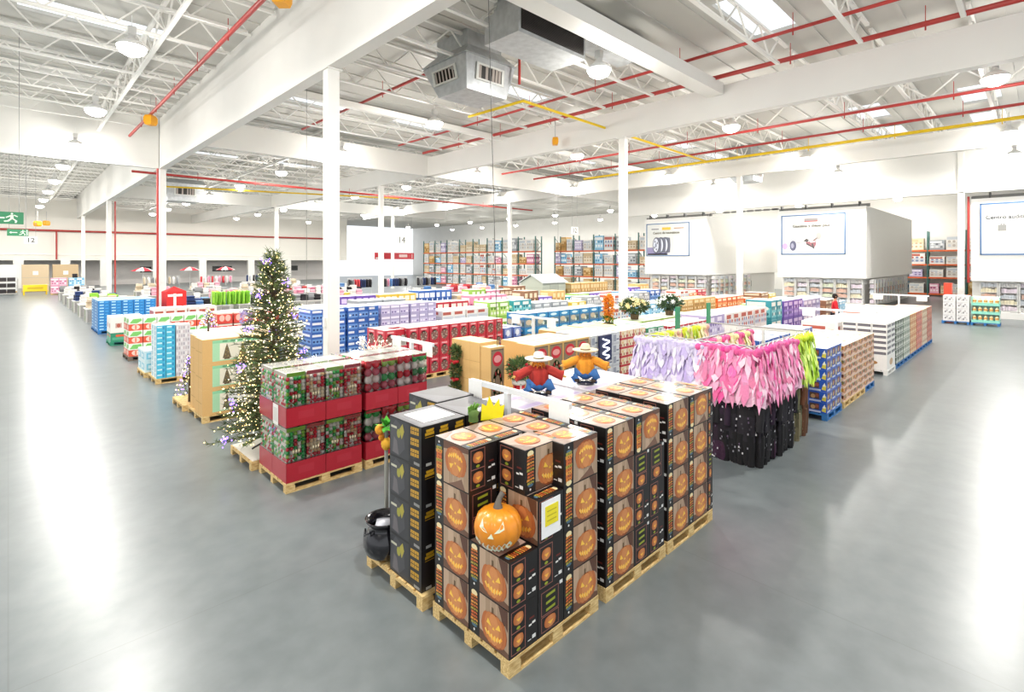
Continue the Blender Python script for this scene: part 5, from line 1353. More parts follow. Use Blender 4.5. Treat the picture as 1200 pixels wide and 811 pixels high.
# red fabric display with a white T bracket
t = thing('red_display', 'red display panel with a white bracket right of the blue cartons', 'display', (5.55, 29.9, 0), math.radians(12))
b = MB(); b.box(0, 0, .0, .9, .55, 1.75, C('d8302e')); b.faces([(0, 0, 1.75), (.9, 0, 1.75), (.9, .55, 1.75), (0, .55, 1.75), (.45, .28, 2.0)], [(0, 1, 4), (1, 2, 4), (2, 3, 4), (3, 0, 4)], C('c82a2a')); b.build('cover', M_CLOTH, t)
b = MB(); b.box(.3, -.03, .9, .42, -.001, 1.65, WHITE); b.box(.05, -.03, 1.5, .7, -.001, 1.62, WHITE); b.build('bracket', M_METAL, t)

# ================================================================ RIGHT AISLE EDGE
bs = generic(.37, .36, .222, '1d52b8', 'e9ecf2', [('r', '-x', .0, .0, .45, .25, '2a63c8'), ('r', S4, .12, .28, .62, .85, '5a4438', 1), ('e', S4, .3, .5, .12, .2, 'c9a070', 2), ('e', S4, .5, .6, .1, .16, 'a85a48', 2), ('r', S4, .1, .04, .7, .2, 'c9d4ee', 2), ('p', S4, [(.74, .2), (.96, .12), (.98, .6), (.84, .7)], 'd8c84a', 2), ('p', S4, [(.78, .5), (.95, .5), (.9, .85)], 'f0f0e0', 3)])
pallet(12.0, 3.06, 1.14, 1.12, 'blue pallet under the blue snack trays beside the costumes', M_BLUEP)
stack(bs, 12.01, 3.07, 3, 3, 6, .37, .36, .222, 'blue snack carton beside the costumes', 'blue snack cartons', name='blue_snack_carton')
def snack_tray(seed, body, cols):
    R = random.Random(seed); w, d, h = .49, .36, .155
    c = Carton(w, d, h, C(body), C('e8d8c4')); 
    for f in ('-y', '-x'):
        n = 10
        c.p(f, [(0, .0), (1, 0)] + [(1 - i / n, .34 + .2 * math.sin(i / n * 2 * PI)) for i in range(n + 1)], C('f0c8b0'), 1)
        for k in range(11): c.e(f, .05 + k * .09, .66 + .1 * math.sin(k * 1.3) + R.uniform(-.06, .06), .06, .24, C(R.choice(cols)), 2 + k % 2, 9)
        c.r(f, 0, .93, 1, 1, C('e9dccb'), 2)
    for k in range(12): c.e('+z', R.uniform(.1, .9), R.uniform(.1, .9), .08, .1, C(R.choice(cols)), 1, 9)
    return c.mesh('snack_tray', M_PRINT)
STR = [snack_tray(s, 'c98a54', ['6a3f22', 'd98a3c', 'b8602c', '8c4a24', 'f0d0a0', '5d3428', 'd05a2c', 'e8b060', '7d7a3a']) for s in range(3)]
for i in range(3): pallet(13.3 + i * 1.0, 3.06, .99, 1.12, '%s pallet under the brown snack trays, %s from the blue cartons' % (['pale wooden', 'pale wooden', 'blue'][i], ['first', 'second', 'third'][i]), M_WOOD if i < 2 else M_BLUEP)
for i in range(6):
    for j in range(3):
        for k in range(8):
            tag(put('snack_tray', STR[(i + k + j) % 3], (13.3 + i * .50, 3.07 + j * .37, .142 + k * .1562)), 'brown snack tray by the right aisle, %s layer, %s along, %s row' % (LAY[k], ORD[i].replace('nearest', 'first'), ['front', 'middle', 'back'][j]), 'box', 'brown snack trays')
wb = generic(.56, .36, .155, 'f1f0ec', 'fbfaf8', [('r', S4, .06, .25, .94, .72, '54525a'), ('r', S4, .1, .38, .9, .5, '8a8890', 2)])
wb0 = generic(1.15, 1.1, .40, 'f4f1ec', 'fbfaf8', [('e', '-x', .5, .5, .3, .2, 'b8844e'), ('e', '-x', .45, .55, .12, .1, 'e0b878', 2), ('e', '-y', .5, .5, .2, .25, 'c9a070')])
pallet(17.95, 3.06, 1.17, 1.12, 'white painted pallet under the white boxed goods', M_WHITE)
tag(put('white_carton', wb0, (17.96, 3.07, .142)), 'large white carton with a brown oval under the black-striped white boxes', 'box')
stack(wb, 17.96, 3.07, 2, 3, 6, .575, .365, .155, 'white box with a black stripe by the right aisle', 'white boxes with a black stripe', name='white_striped_box', z0=.545)
PAL2 = [('dark green', '4a5a48', 'dfe3dc', ['c9cfc4', '8a9a84', '2f3a30']), ('grey green', '8fa08a', 'e4e6de', ['d9dcd0', '5a6a54', 'b0b8a4']), ('orange', 'd98a4a', 'efd9b8', ['f0c890', 'b8603a', 'e8a860']),
        ('red', 'c8503e', 'eac8b8', ['e88a70', 'a83a30', 'f0c0a8']), ('beige', 'd9b898', 'efe2d0', ['e9d4b8', 'b89068', 'c87a58']), ('brick red', 'b8483a', 'e4c4b4', ['d8806a', '8a3028', 'eab49c'])]
for i, (nm, base, top, cs) in enumerate(PAL2):
    x = 19.25 + i * 1.24
    mm = generic(.38, .36, .22, base, top, [('r', S4, .05, .1, .95, .5, cs[0])] + [('e', S4, .15 + .17 * k, .6, .07, .2, cs[(k + 1) % 3], 2) for k in range(5)] + [('r', S4, 0, .9, 1, 1, cs[0], 2)])
    pallet(x, 3.06, 1.18, 1.12, 'blue pallet under the %s cartons by the right aisle' % nm, M_BLUEP)
    stack(mm, x + .01, 3.07, 3, 3, 6, .385, .36, .22, '%s carton by the right aisle' % nm, '%s cartons by the right aisle' % nm, name='patterned_carton')
# far right pallets in front of the hearing centre
wp = generic(.56, .5, .32, 'eceae8', 'f6f5f3', [('r', S4, .02, .02, .98, .98, 'e3e1e0')] + [('e', '-x', .2 + .12 * k, .45 + .2 * math.sin(k * 2), .08, .16, ['8f8e90', 'b5b2b2', 'cfcdcc'][k % 3], 2) for k in range(6)] + [('r', '-x', .05, .8, .5, .92, 'c9c6c8', 2)])
pallet(35.2, 2.56, 1.1, 1.1, 'blue pallet under the white wrapped packs near the hearing centre', M_BLUEP)
stack(wp, 35.21, 2.57, 2, 2, 4, .54, .53, .33, 'white and grey pack near the hearing centre', 'white and grey packs', name='white_pack')
pallet(35.2, 1.42, 1.1, 1.1, 'blue pallet under the bottle display near the hearing centre', M_BLUEP)
for k in range(3):
    b = MB(); z = .142 + k * .43
    b.box(0, 0, 0, 1.06, 1.06, .13, C('8fd8c4')); b.box(.5, .02, .13, 1.04, 1.04, .43, C('d8eee6')); b.box(0, 0, .13, .5, .012, .43, C('a9dccc')); b.box(0, 1.048, .13, .5, 1.06, .43, C('a9dccc'))
    tag(b.build('bottle_tray', M_PRINT, loc=(35.21, 1.43, z)), 'pale green tray of the bottle display, %s' % ['bottom', 'middle', 'top'][k], 'tray', 'pale green bottle trays')
btl = MB(); btl.lathe([(.001, 0), (.07, 0), (.075, .05), (.07, .17), (.03, .2), (.03, .24), (.001, .245)], 12, (0, 0, 0), C('eedfae')); btl.lathe([(.077, .06), (.077, .14)], 12, (0, 0, 0), C('d8944a')); btl = btl.mesh('bottle', M_GLOSS)
for k in range(3):
    for j in range(5):
        tag(put('bottle', btl, (35.30, 1.53 + j * .21, .142 + k * .43 + .131)), 'cream bottle with orange band, %s tray of green display, %s from near side' % (['bottom', 'middle', 'top'][k], ['first', 'second', 'third', 'fourth', 'fifth'][j]), 'bottle', 'cream bottles in the green display')
t = thing('red_post', 'orange red upright sign beside the column at the right', 'sign', (38.6, 3.72, 0))
MB().box(-.25, -.18, .02, .25, .18, 2.0, C('e0492c')).build('panel', M_PRINT, t); MB().box(-.3, -.25, 0, .3, .25, .03, C('8a8a88')).build('foot', M_METAL, t); MB().box(-.255, -.1, .5, -.25, .1, .8, WHITE).build('label', M_PRINT, t)

# ================================================================ REMAINING ROWS OF THE SHOP FLOOR
STY = {
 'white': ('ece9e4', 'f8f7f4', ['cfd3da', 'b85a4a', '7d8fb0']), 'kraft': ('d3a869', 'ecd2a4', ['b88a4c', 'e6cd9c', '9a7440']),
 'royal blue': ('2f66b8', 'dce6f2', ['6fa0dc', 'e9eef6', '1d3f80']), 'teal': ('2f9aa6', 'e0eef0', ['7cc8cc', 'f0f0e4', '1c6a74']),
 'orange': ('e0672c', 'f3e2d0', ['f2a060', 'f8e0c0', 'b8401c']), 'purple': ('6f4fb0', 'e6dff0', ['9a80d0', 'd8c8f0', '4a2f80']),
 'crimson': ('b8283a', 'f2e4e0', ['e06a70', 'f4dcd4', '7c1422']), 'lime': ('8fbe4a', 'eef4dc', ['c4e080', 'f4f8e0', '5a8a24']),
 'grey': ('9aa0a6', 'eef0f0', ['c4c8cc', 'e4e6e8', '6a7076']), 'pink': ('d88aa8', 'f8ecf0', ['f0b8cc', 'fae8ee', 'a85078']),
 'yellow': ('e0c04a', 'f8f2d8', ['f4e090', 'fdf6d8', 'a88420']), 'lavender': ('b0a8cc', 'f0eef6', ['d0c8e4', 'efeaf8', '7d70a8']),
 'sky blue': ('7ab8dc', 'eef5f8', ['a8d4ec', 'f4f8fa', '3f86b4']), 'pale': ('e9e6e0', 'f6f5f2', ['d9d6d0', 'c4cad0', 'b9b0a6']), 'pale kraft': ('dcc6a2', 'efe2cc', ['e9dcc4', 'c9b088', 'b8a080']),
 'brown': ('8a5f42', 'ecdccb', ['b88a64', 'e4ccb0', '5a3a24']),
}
SC_ = {}
def style_mesh(nm, w, d, h, var=0):
    k = (nm, round(w, 2), round(d, 2), round(h, 2), var)
    if k not in SC_:
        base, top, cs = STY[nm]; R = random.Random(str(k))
        dec = [('r', S4, .04, R.uniform(.05, .2), .96, R.uniform(.5, .62), cs[0]), ('r', S4, .04, .7, R.uniform(.6, .95), .9, cs[1], 1)]
        rows = 2 if h > .6 else 1
        for r_ in range(rows):
            for q in range(3): dec.append((R.choice('er'), S4, *( (.2 + q * .3, .3 + r_ * .28, .1, .09) ), cs[R.choice((1, 2))], 2) if True else None)
        dec = [(('e',) + d_[1:]) if (d_[0] == 'r' and len(d_) == 8 and d_[7] == 2) else d_ for d_ in dec]
        if h > .8: dec += [('r', S4, 0, .495, 1, .505, cs[2], 2)]
        dec += [('r', '+z', .1, .15, R.uniform(.4, .9), .45, cs[1]), ('r', '+z', 0, .49, 1, .51, cs[0], 2)]
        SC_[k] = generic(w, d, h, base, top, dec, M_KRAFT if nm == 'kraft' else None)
    return SC_[k]
NTH = ['first', 'second', 'third', 'fourth', 'fifth', 'sixth', 'seventh', 'eighth', 'ninth', 'tenth', 'eleventh', 'twelfth', 'thirteenth', 'fourteenth', 'fifteenth', 'sixteenth',
       'seventeenth', 'eighteenth', 'nineteenth', 'twentieth', 'twenty-first', 'twenty-second', 'twenty-third', 'twenty-fourth', 'twenty-fifth', 'twenty-sixth']
def shop_row(rowname, Y, spec, nz=1, d=1.08, zr=(1.0, 1.5), nx=2):
    """spec: list of (X0, X1, style or None, height or None)"""
    n = 0
    for (x0, x1, nm, zt) in spec:
        W = 1.16; x = x0
        while x + .9 <= x1:
            w_ = min(W, x1 - x)
            s = nm or rng.choice(list(STY)); z = zt or rng.uniform(*zr); z = round(z * 10) / 10
            h = (z - .142) / nz - .002; m = style_mesh(s, w_ / nx - .01, d, h, n % 2)
            nth = NTH[min(n, 25)]
            pallet(x, Y, w_, d, 'pallet %s along in the %s' % (nth, rowname), rng.choice((M_WOOD, M_WOOD, M_BLUEP)))
            for k in range(nz):
                for i in range(nx):
                    o = put(s.replace(' ', '_') + '_carton', m, (x + .003 + i * (w_ / nx), Y + rng.uniform(0, .02), .142 + k * (h + .0015)))
                    tag(o, '%s %s carton, %s pallet of the %s, %s%s' % ('tall' if h > .7 else 'square', s, nth, rowname, ['left', 'middle', 'right'][i] if nx == 3 else ['left half', 'right half'][i], '' if nz == 1 else [', bottom', ', top'][k] if nz == 2 else [', bottom', ', second', ', third', ', top'][k]), 'box', '%s cartons' % s)
            n += 1; x += 1.24
shop_row('row behind snack trays', 4.32, [(12.0, 15.6, 'royal blue', 1.5), (15.7, 17.2, 'white', 1.3), (17.95, 20.4, 'white', 1.35), (20.5, 22.9, 'pink', 1.3), (23.0, 26.8, 'orange', 1.4)], d=.98)
shop_row('row behind the dresses', 7.43, [(13.6, 16.0, 'crimson', 1.4), (16.1, 17.3, 'lavender', 1.5), (17.4, 21.2, 'white', 1.5), (21.6, 22.8, 'teal', 1.7), (23.0, 25.5, 'purple', 1.6), (25.6, 28.2, 'lavender', 1.5), (29, 33.5, None, None)], nz=2, zr=(1.1, 1.5), d=1.0)
shop_row('second row behind dresses', 8.62, [(10.4, 12.8, 'kraft', 1.4), (12.9, 17.8, 'lime', 1.4), (18.2, 20.6, 'brown', 1.3), (21.6, 33, None, None)], d=1.0, zr=(1.0, 1.4))
shop_row('row beyond blue pictures', 11.9, [(17.2, 18.4, 'white', 1.4), (19.3, 20.0, None, None), (20.1, 22.6, 'sky blue', 1.4), (22.9, 26.6, 'kraft', 1.35), (26.8, 30.2, 'orange', 1.3), (30.4, 31.7, None, None), (32.9, 35.5, None, None)], nz=2, zr=(1.0, 1.4))
shop_row('lavender and blue row', 16.4, [(12.2, 14.6, 'white', 1.3), (14.7, 16.0, 'lime', 1.5), (16.1, 17.4, 'teal', 1.5), (17.5, 19.9, 'grey', 1.3), (20.2, 35, None, None)], nz=2, zr=(1.0, 1.5))
shop_row('tall blue row behind the baubles', 16.4, [(7.0, 9.4, 'royal blue', 1.7), (9.5, 11.9, 'lavender', 1.7)], nz=4, nx=3)
shop_row('red dotted row', 20.9, [(8.2, 10.6, 'white', 1.3), (11, 13.4, 'grey', 1.5), (13.6, 17.4, 'crimson', 1.2), (17.6, 20.0, 'pink', 1.4), (20.2, 35, None, None)], zr=(1.0, 1.5), nx=3)
shop_row('row under cross girder', 25.4, [(4.3, 6.6, 'white', 1.3), (7, 11.8, 'grey', 1.0), (12, 14.4, 'purple', 1.4), (14.6, 17, 'yellow', 1.4), (17.2, 19.6, 'royal blue', 1.5), (20, 27, None, None), (31.2, 36, 'kraft', 1.5)], zr=(1.0, 1.5), nx=3)

# poinsettias, garland pole and basket plants on top of the second row
def potted(x, y, z, label, c1, c2, flower, r=.42, seed=3):
    t = thing('potted_plant', label, 'plant', (x, y, z))
    b = MB(); b.lathe([(.001, 0), (.12, 0), (.15, .16), (.16, .17), (.14, .17), (.001, .14)], 16, (0, 0, 0), C('6d5a44')); b.build('pot', M_CLOTH, t)
    MB().tube([(0, 0, .15), (0, 0, .35)], .02, C('4d5a34'), 6).build('stem', M_CLOTH, t)
    bush('foliage', t, (0, 0, .42), r, .24, 700, C(c1), .12, seed, C(c2), .025)['kind'] = 'stuff'
    R = random.Random(seed); b = MB()
    for k in range(26):
        u = Vector((R.gauss(0, 1), R.gauss(0, 1), abs(R.gauss(0, 1)) * .8)).normalized(); p = Vector((u.x * r, u.y * r, .42 + u.z * .26))
        for q in range(6):
            a_ = q * PI / 3; e1 = u.cross(Vector((.1, .3, 1))).normalized(); e2 = u.cross(e1); d = e1 * math.cos(a_) + e2 * math.sin(a_); s = e1 * -math.sin(a_) + e2 * math.cos(a_)
            b.poly([p, p + d * .05 + s * .025, p + d * .09 + u * .01, p + d * .05 - s * .025], vary(C(flower), .15))
    b.build('flowers', M_CLOTH, t)['kind'] = 'stuff'
potted(14.45, 9.15, 1.402, 'bushy plant with cream flowers standing on the lime cartons near the middle column', '3a5230', '5a6e3a', 'e6d79a', .48, 3)
potted(16.4, 9.0, 1.402, 'bushy dark plant with white flowers on the lime cartons, right of the cream one', '2f4a30', '4d6a44', 'eef0e8', .46, 5)
t = thing('autumn_garland', 'upright autumn leaf garland in orange beside the middle column', 'garland', (12.95, 9.1, 1.402))
MB().lathe([(.001, .03), (.14, .02), (.15, 0), (.001, 0)], 14, (0, 0, 0), C('5a4a34')).build('foot', M_CLOTH, t); MB().tube([(0, 0, 0), (0, 0, .8)], .02, C('5a4a34'), 6).build('pole', M_CLOTH, t)
bush('leaves', t, (0, 0, .48), .15, .42, 420, C('e07a24'), .09, 6, C('f0b040'), .03)['kind'] = 'stuff'
bush('green_leaves', t, (0, 0, .12), .18, .12, 120, C('4a7a34'), .09, 7, C('6a8a3a'), .025)['kind'] = 'stuff'

# more sign rails
sign_rail(11.7, 3.3, 5.1, 1.78, 'white sign rail with two cards left of the blue snack cartons', ((.03, .3), (.8, .3)))
sign_rail(17.45, 3.2, 5.2, 1.8, 'white sign rail with two cards at the white striped boxes', ((.03, .35), (.78, .35)))
sign_rail(26.98, 3.2, 5.2, 1.8, 'white sign rail at the far end of the right hand row', ((.03, .35), (.78, .35)))
sign_rail(5.45, 7.6, 9.0, 1.75, 'white sign rail at the right end of the bauble stands', ((.0, .3), (.74, .3)))
sign_rail(4.9, 11.95, 13.3, 1.75, 'white sign rail beyond the bauble stands, in front of the tall column', ((.0, .3), ))

# shed and large goods in the middle distance
t = thing('garden_shed', 'grey green garden shed with a pale pitched roof among the cartons', 'shed', (27.9, 25.4, 0))
b = MB(); b.box(0, 0, 0, 2.6, 2.2, 1.65, C('b4bbad'))
b.faces([(0, 0, 1.65), (0, 2.2, 1.65), (0, 1.1, 2.15), (2.6, 0, 1.65), (2.6, 2.2, 1.65), (2.6, 1.1, 2.15)], [(0, 2, 1), (3, 4, 5)], C('b4bbad'))
for k in range(6): b.box(-.012, .0, .25 * k, 0, 2.2, .25 * k + .015, C('98a092'))
for k in range(6): b.box(0, -.012, .25 * k, 2.6, 0, .25 * k + .015, C('98a092'))
b.build('walls', M_PRINT, t)
b = MB(); b.faces([(-.15, -.15, 1.6), (2.75, -.15, 1.6), (2.75, 1.1, 2.2), (-.15, 1.1, 2.2), (-.15, -.15, 1.66), (2.75, -.15, 1.66), (2.75, 1.1, 2.26), (-.15, 1.1, 2.26)], [(3, 2, 1, 0), (4, 5, 6, 7), (0, 1, 5, 4), (0, 4, 7, 3), (1, 2, 6, 5)], C('c4cacb'))
b.faces([(-.15, 2.35, 1.6), (2.75, 2.35, 1.6), (2.75, 1.1, 2.2), (-.15, 1.1, 2.2), (-.15, 2.35, 1.66), (2.75, 2.35, 1.66), (2.75, 1.1, 2.26), (-.15, 1.1, 2.26)], [(0, 1, 2, 3), (7, 6, 5, 4), (1, 0, 4, 5), (3, 7, 4, 0), (2, 1, 5, 6)], C('c4cacb')); b.build('roof', M_PRINT, t)
b = MB().box(.8, -.03, .05, 1.8, -.013, 1.5, C('a4ab9e')).box(1.68, -.06, .7, 1.72, -.03, .85, C('444444')); b.build('door', M_PRINT, t)

# ---------------------------------------------------------------- clothing tables and garment racks
def table_mesh():
    b = MB(); b.box(0, 0, .70, 2.3, 1.2, .74, C('e6e4df')); 
    l = MB(); l.box(0, 0, 0, .05, .05, .70, C('cfcdc8'))
    k_ = MB(); k_.box(.06, .06, .0, 2.24, 1.14, .70, C('bdbbb6'))
    for i in range(5): k_.box(.1 + i * .43, .045, .05, .49 + i * .43, .06, .62, vary(C('a8a6a4'), .25))
    for i in range(2): k_.box(.045, .1 + i * .52, .05, .06, .56 + i * .52, .62, vary(C('9aa08e'), .25))
    return b.mesh('table_top', M_METAL), l.mesh('leg', M_METAL), k_.mesh('skirt', M_CLOTH)
TBL = table_mesh()
PILE = {}
def pile_mesh(cname, seed):
    k = (cname, seed)
    if k not in PILE:
        R = random.Random(str(k)); b = MB(); cols = CLO[cname]; z = 0
        for q in range(R.randint(5, 10)):
            hh = R.uniform(.045, .075); dx, dy = R.uniform(-.02, .02), R.uniform(-.02, .02); c = vary(C(R.choice(cols)), .15); w, d = R.uniform(.33, .38), R.uniform(.40, .46); e = .018
            b.faces([(dx, dy, z), (dx + w, dy, z), (dx + w, dy + d, z), (dx, dy + d, z), (dx - e, dy - e, z + hh * .5), (dx + w + e, dy - e, z + hh * .5), (dx + w + e, dy + d, z + hh * .5), (dx - e, dy + d, z + hh * .5), (dx, dy, z + hh), (dx + w, dy, z + hh), (dx + w, dy + d, z + hh), (dx, dy + d, z + hh)],
                    [(3, 2, 1, 0), (0, 1, 5, 4), (1, 2, 6, 5), (2, 3, 7, 6), (3, 0, 4, 7), (4, 5, 9, 8), (5, 6, 10, 9), (6, 7, 11, 10), (7, 4, 8, 11), (8, 9, 10, 11)], c, 0, False)
            z += hh
        PILE[k] = b.mesh('folded_clothes', M_CLOTH)
    return PILE[k]
CLO = {'white': ['f2f0ec', 'e6e2dc', 'd8d8dc'], 'grey': ['9a9a9c', 'b8b8ba', '6d6d70'], 'navy': ['28365e', '3a4f86', '1c2540'], 'black': ['1e1c20', '2c2a2e', '3a363a'], 'pink': ['e0a0b4', 'f0c8d2', 'c86a88'],
       'red': ['c02c38', 'a8283a', 'e05a5a'], 'blue': ['5a8ac0', '8ab0dc', '3a6aa8'], 'beige': ['d9c8ac', 'e8dcc8', 'b8a080'], 'green': ['8cc83a', 'a4dc4a', '6aa82a'], 'yellow': ['e8d060', 'f2e08a', 'd8b83a']}
def clothes_table(x, y, where, cols, rows=2):
    t = thing('clothing_table', 'white two-level clothing table, %s' % where, 'table', (x, y, 0), 0, 'clothing tables')
    put('table_top', TBL[0], parent=t); put('skirt', TBL[2], parent=t)
    for (u, v) in ((0.02, .02), (2.23, .02), (.02, 1.13), (2.23, 1.13)): put('leg', TBL[1], (u, v, 0), parent=t)
    for j in range(rows):
        for i in range(5):
            cn = cols[(i + j * 2) % len(cols)]
            o = put('folded_clothes', pile_mesh(cn, (i + j) % 3), (x + .12 + i * .44, y + .1 + j * .55, .7405), rng.uniform(-.08, .08))
            tag(o, 'folded %s clothes, %s, %s along the %s side' % (cn, where, NTH[i], ['near', 'far'][j]), 'clothes', 'piles of folded %s clothes' % cn)
LT = [('first past the blue cartons', 35.0, ['beige', 'grey']), ('second past the blue cartons', 38.6, ['white', 'green']), ('third past the blue cartons', 42.2, ['navy', 'white']),
      ('fourth past the blue cartons', 46.2, ['white', 'grey']), ('fifth past the blue cartons', 50.4, ['white', 'black']), ('last on the left aisle', 55.0, ['grey', 'white', 'black'])]
for w_, y, cs in LT: clothes_table(2.9, y, w_, cs)
MT = [(6.9, 32.6, 'behind the red display panel', ['navy', 'blue', 'black']), (9.6, 32.6, 'right of the navy clothes', ['black']), (12.3, 32.6, 'behind the big tree on the left', ['black', 'grey']), (15.2, 32.6, 'behind the tall white column', ['white', 'pink', 'yellow']), (21.0, 31.4, 'right of the middle thin column', ['white', 'grey', 'blue']),
      (6.9, 39, 'second clothing row left end', ['white', 'grey']), (9.8, 39, 'second clothing row second along', ['yellow', 'white', 'pink']), (12.7, 39, 'second clothing row third along', ['white', 'pink', 'navy']), (15.6, 39, 'second clothing row fourth along', ['pink', 'white']), (18.6, 39, 'second clothing row fifth along', ['black', 'white']),
      (6.9, 45, 'third clothing row left end', ['white', 'pink']), (10.2, 45, 'third clothing row second along', ['grey', 'white']), (13.5, 45, 'third clothing row third along', ['beige', 'white']), (17, 45, 'third clothing row fourth along', ['red', 'white', 'grey']), (20.5, 45, 'third clothing row fifth along', ['white', 'blue']),
      (7.5, 52, 'last clothing row left end', ['beige', 'white']), (11.5, 52, 'last clothing row second along', ['white', 'pink', 'beige']), (15.6, 52, 'last clothing row third along', ['white', 'grey']), (20, 55, 'last clothing row fourth along', ['white', 'beige']),
      (25.2, 33, 'near the aisle sign with 14', ['pink', 'red', 'white']), (28.4, 33, 'near the aisle sign, second', ['white', 'blue']), (24, 29.2, 'behind the purple cartons', ['purple' if False else 'pink', 'yellow'])]
for x, y, w_, cs in MT: clothes_table(x, y, w_, cs)
jk = {}
def jacket(cn):
    if cn not in jk:
        c0 = [C(h) for h in CLO[cn]]; b = MB()
        b.lathe([(.03, 0), (.19, -.05), (.19, -.3), (.2, -.6), (.2, -.72), (.02, -.72)], 14, (0, 0, 0), c0[0], 0, lambda tt, i: 1 + .08 * math.sin(3 * tt + i), .5)
        for sx in (-1, 1): b.tube([(sx * .16, 0, -.06), (sx * .24, .02, -.3), (sx * .24, .03, -.58)], [.06, .06, .05], c0[2], 8)
        for i in range(0, len(b.c), 4): b.c[i] = c0[1]
        jk[cn] = b.mesh('jacket', M_CLOTH)
    return jk[cn]
def garment_rack(x, y, L, where, cols, n):
    t = thing('garment_rack', 'chrome garment rack %s' % where, 'clothes rack', (x, y, 0), 0, 'garment racks')
    for u in (0, L):
        b = MB().tube([(u, 0, 0.03), (u, 0, 1.75)], .02, C('cfcfcd'), 7); b.build('post', M_METAL, t)
        MB().box(u - .03, -.3, 0, u + .03, .3, .04, C('bdbdbb')).build('foot', M_METAL, t)
    MB().tube([(-.05, 0, 1.75), (L + .05, 0, 1.75)], .018, C('cfcfcd'), 7).build('rail', M_METAL, t)
    for i in range(n):
        cn = cols[i % len(cols)] if not callable(cols) else cols(i)
        hang(jacket(cn), x + .14 + i * (L - .28) / max(1, n - 1), y, 1.665, PI / 2 + rng.uniform(-.25, .25), '%s jacket on the rack %s, %s along' % (cn, where, NTH[i]), '%s jackets' % cn, 'hanging_jacket')
garment_rack(7.6, 30.3, 1.9, 'of lime green jackets left of the big tree', ['green'], 8)
garment_rack(20.6, 41, 2.2, 'left of the thin column in the clothing area', ['black', 'grey', 'red', 'red', 'navy', 'navy', 'black'], 8)
garment_rack(24.0, 41, 2.4, 'right of the thin column in the clothing area', ['black', 'pink', 'blue', 'navy', 'navy', 'black', 'grey'], 8)
garment_rack(27.5, 41, 2.2, 'far right in the clothing area', ['black', 'grey', 'navy'], 7)
garment_rack(9.2, 60, 3, 'near the far wall, left', ['beige', 'white', 'grey'], 9)
garment_rack(14.0, 60, 3, 'near the far wall, second', ['red', 'white', 'pink'], 9)
garment_rack(19.0, 62, 3, 'near the far wall, third', ['navy', 'white', 'black'], 9)
for i, (x, y) in enumerate(((11.2, 73), (16.2, 74), (20.5, 75))):
    t = thing('parasol', 'open red and white parasol before the far wall, %s from the left' % NTH[i], 'umbrella', (x, y, 0), 0, 'red and white parasols')
    MB().tube([(0, 0, 0), (0, 0, 2.5)], .03, C('d8d8d4'), 7).build('pole', M_METAL, t); MB().lathe([(.001, .1), (.25, .08), (.3, 0), (.001, 0)], 14, (0, 0, 0), C('8a8a88')).build('base', M_METAL, t)
    b = MB(); b.lathe([(1.15, 2.05), (.6, 2.32), (.01, 2.5)], 16, (0, 0, 0), C('c82a3c'))
    for q in range(len(b.c)):
        if (q % 16) // 2 % 2: b.c[q] = C('f4f0ec')
    b.build('canopy', M_CLOTH, t)
for i, (x, c0) in enumerate(((13.2, '4a4440'), (22.2, '2c2c30'), (23.6, '34424e'), (29, '3a3634'), (33.8, '2e3034'))):
    t = thing('wall_picture', 'dark framed screen on the far grey wall, %s from the left' % NTH[i], 'screen', (x, 87.99, 1.6), 0, 'screens on the far wall')
    MB().box(0, -.08, 0, 1.3, 0, .8, C('1a1a1c')).build('frame', M_METAL, t); MB().box(.06, -.09, .06, 1.24, -.08, .74, C(c0)).build('picture', M_GLOSS, t)

# left end by the far wall
t = thing('long_shelf', 'long low shelf with dark folded layers at the far left', 'shelf', (-7, 69.2, 0))
b = MB(); 
for z in (.05, .62, 1.2): b.box(0, 0, z, 7.7, 1.0, z + .06, C('d0cecb'))
for u in (0, 2.5, 5.1, 7.62): b.box(u, 0, 0, u + .08, 1.0, 1.5, C('bcbab6'))
b.build('frame', M_METAL, t)
for k in range(3):
    for i in range(12):
        tag(MB().box(.0, 0, 0, .58, .8, .36, C('3a3638'), top=C('4a4648')).build('dark_bundle', M_CLOTH, loc=(-6.9 + i * .62, 69.3, .112 + k * .575)), 'dark folded bundle on the far left shelf, %s level, %s along' % (['bottom', 'middle', 'top'][k], NTH[i]), 'cloth', 'dark bundles on the long shelf')
for i, (c0, x) in enumerate((('grey', -6.3), ('white', -3.9), ('white', -1.4), ('kraft', 1.0), ('brown', 3.4))):
    bc = {'grey': 'b9bcbe', 'white': 'dfe0df', 'kraft': 'cdb796', 'brown': 'c4aa84'}[c0]; m = generic(2.1, 1.2, 2.7, bc, bc, [('r', S4, 0, .49, 1, .5, 'a9a49a'), ('r', S4, .4, .6, .6, .75, 'e8e6e0'), ('r', S4, .02, .2, .98, .22, 'c9c9c6')])
    pallet(x, 73.5, 2.1, 1.2, 'pallet under the tall wrapped load by the far wall, %s from the left' % NTH[i])
    tag(put('wrapped_load', m, (x, 73.5, .142)), 'tall %s wrapped pallet load before the far wall, %s from the left' % ({'brown': 'kraft'}.get(c0, c0), NTH[i]), 'box', 'tall wrapped loads')
t = thing('yellow_stand', 'bright yellow stand on the floor before the far left loads', 'stand', (1.0, 66.8, 0))
b = MB(); b.box(0, 0, .35, 1.7, .7, .95, C('f4dc1e')); b.box(0, 0, 0, .12, .7, .35, C('e8cc18')); b.box(1.58, 0, 0, 1.7, .7, .35, C('e8cc18')); b.build('body', M_PRINT, t); MB().box(.3, -.01, .55, 1.4, 0, .75, C('d8b818')).build('panel', M_PRINT, t)
shop_row('far left corner', 65.6, [(2.9, 4.1, 'pink', 1.6), (4.2, 5.4, 'sky blue', 1.6)], nz=2)
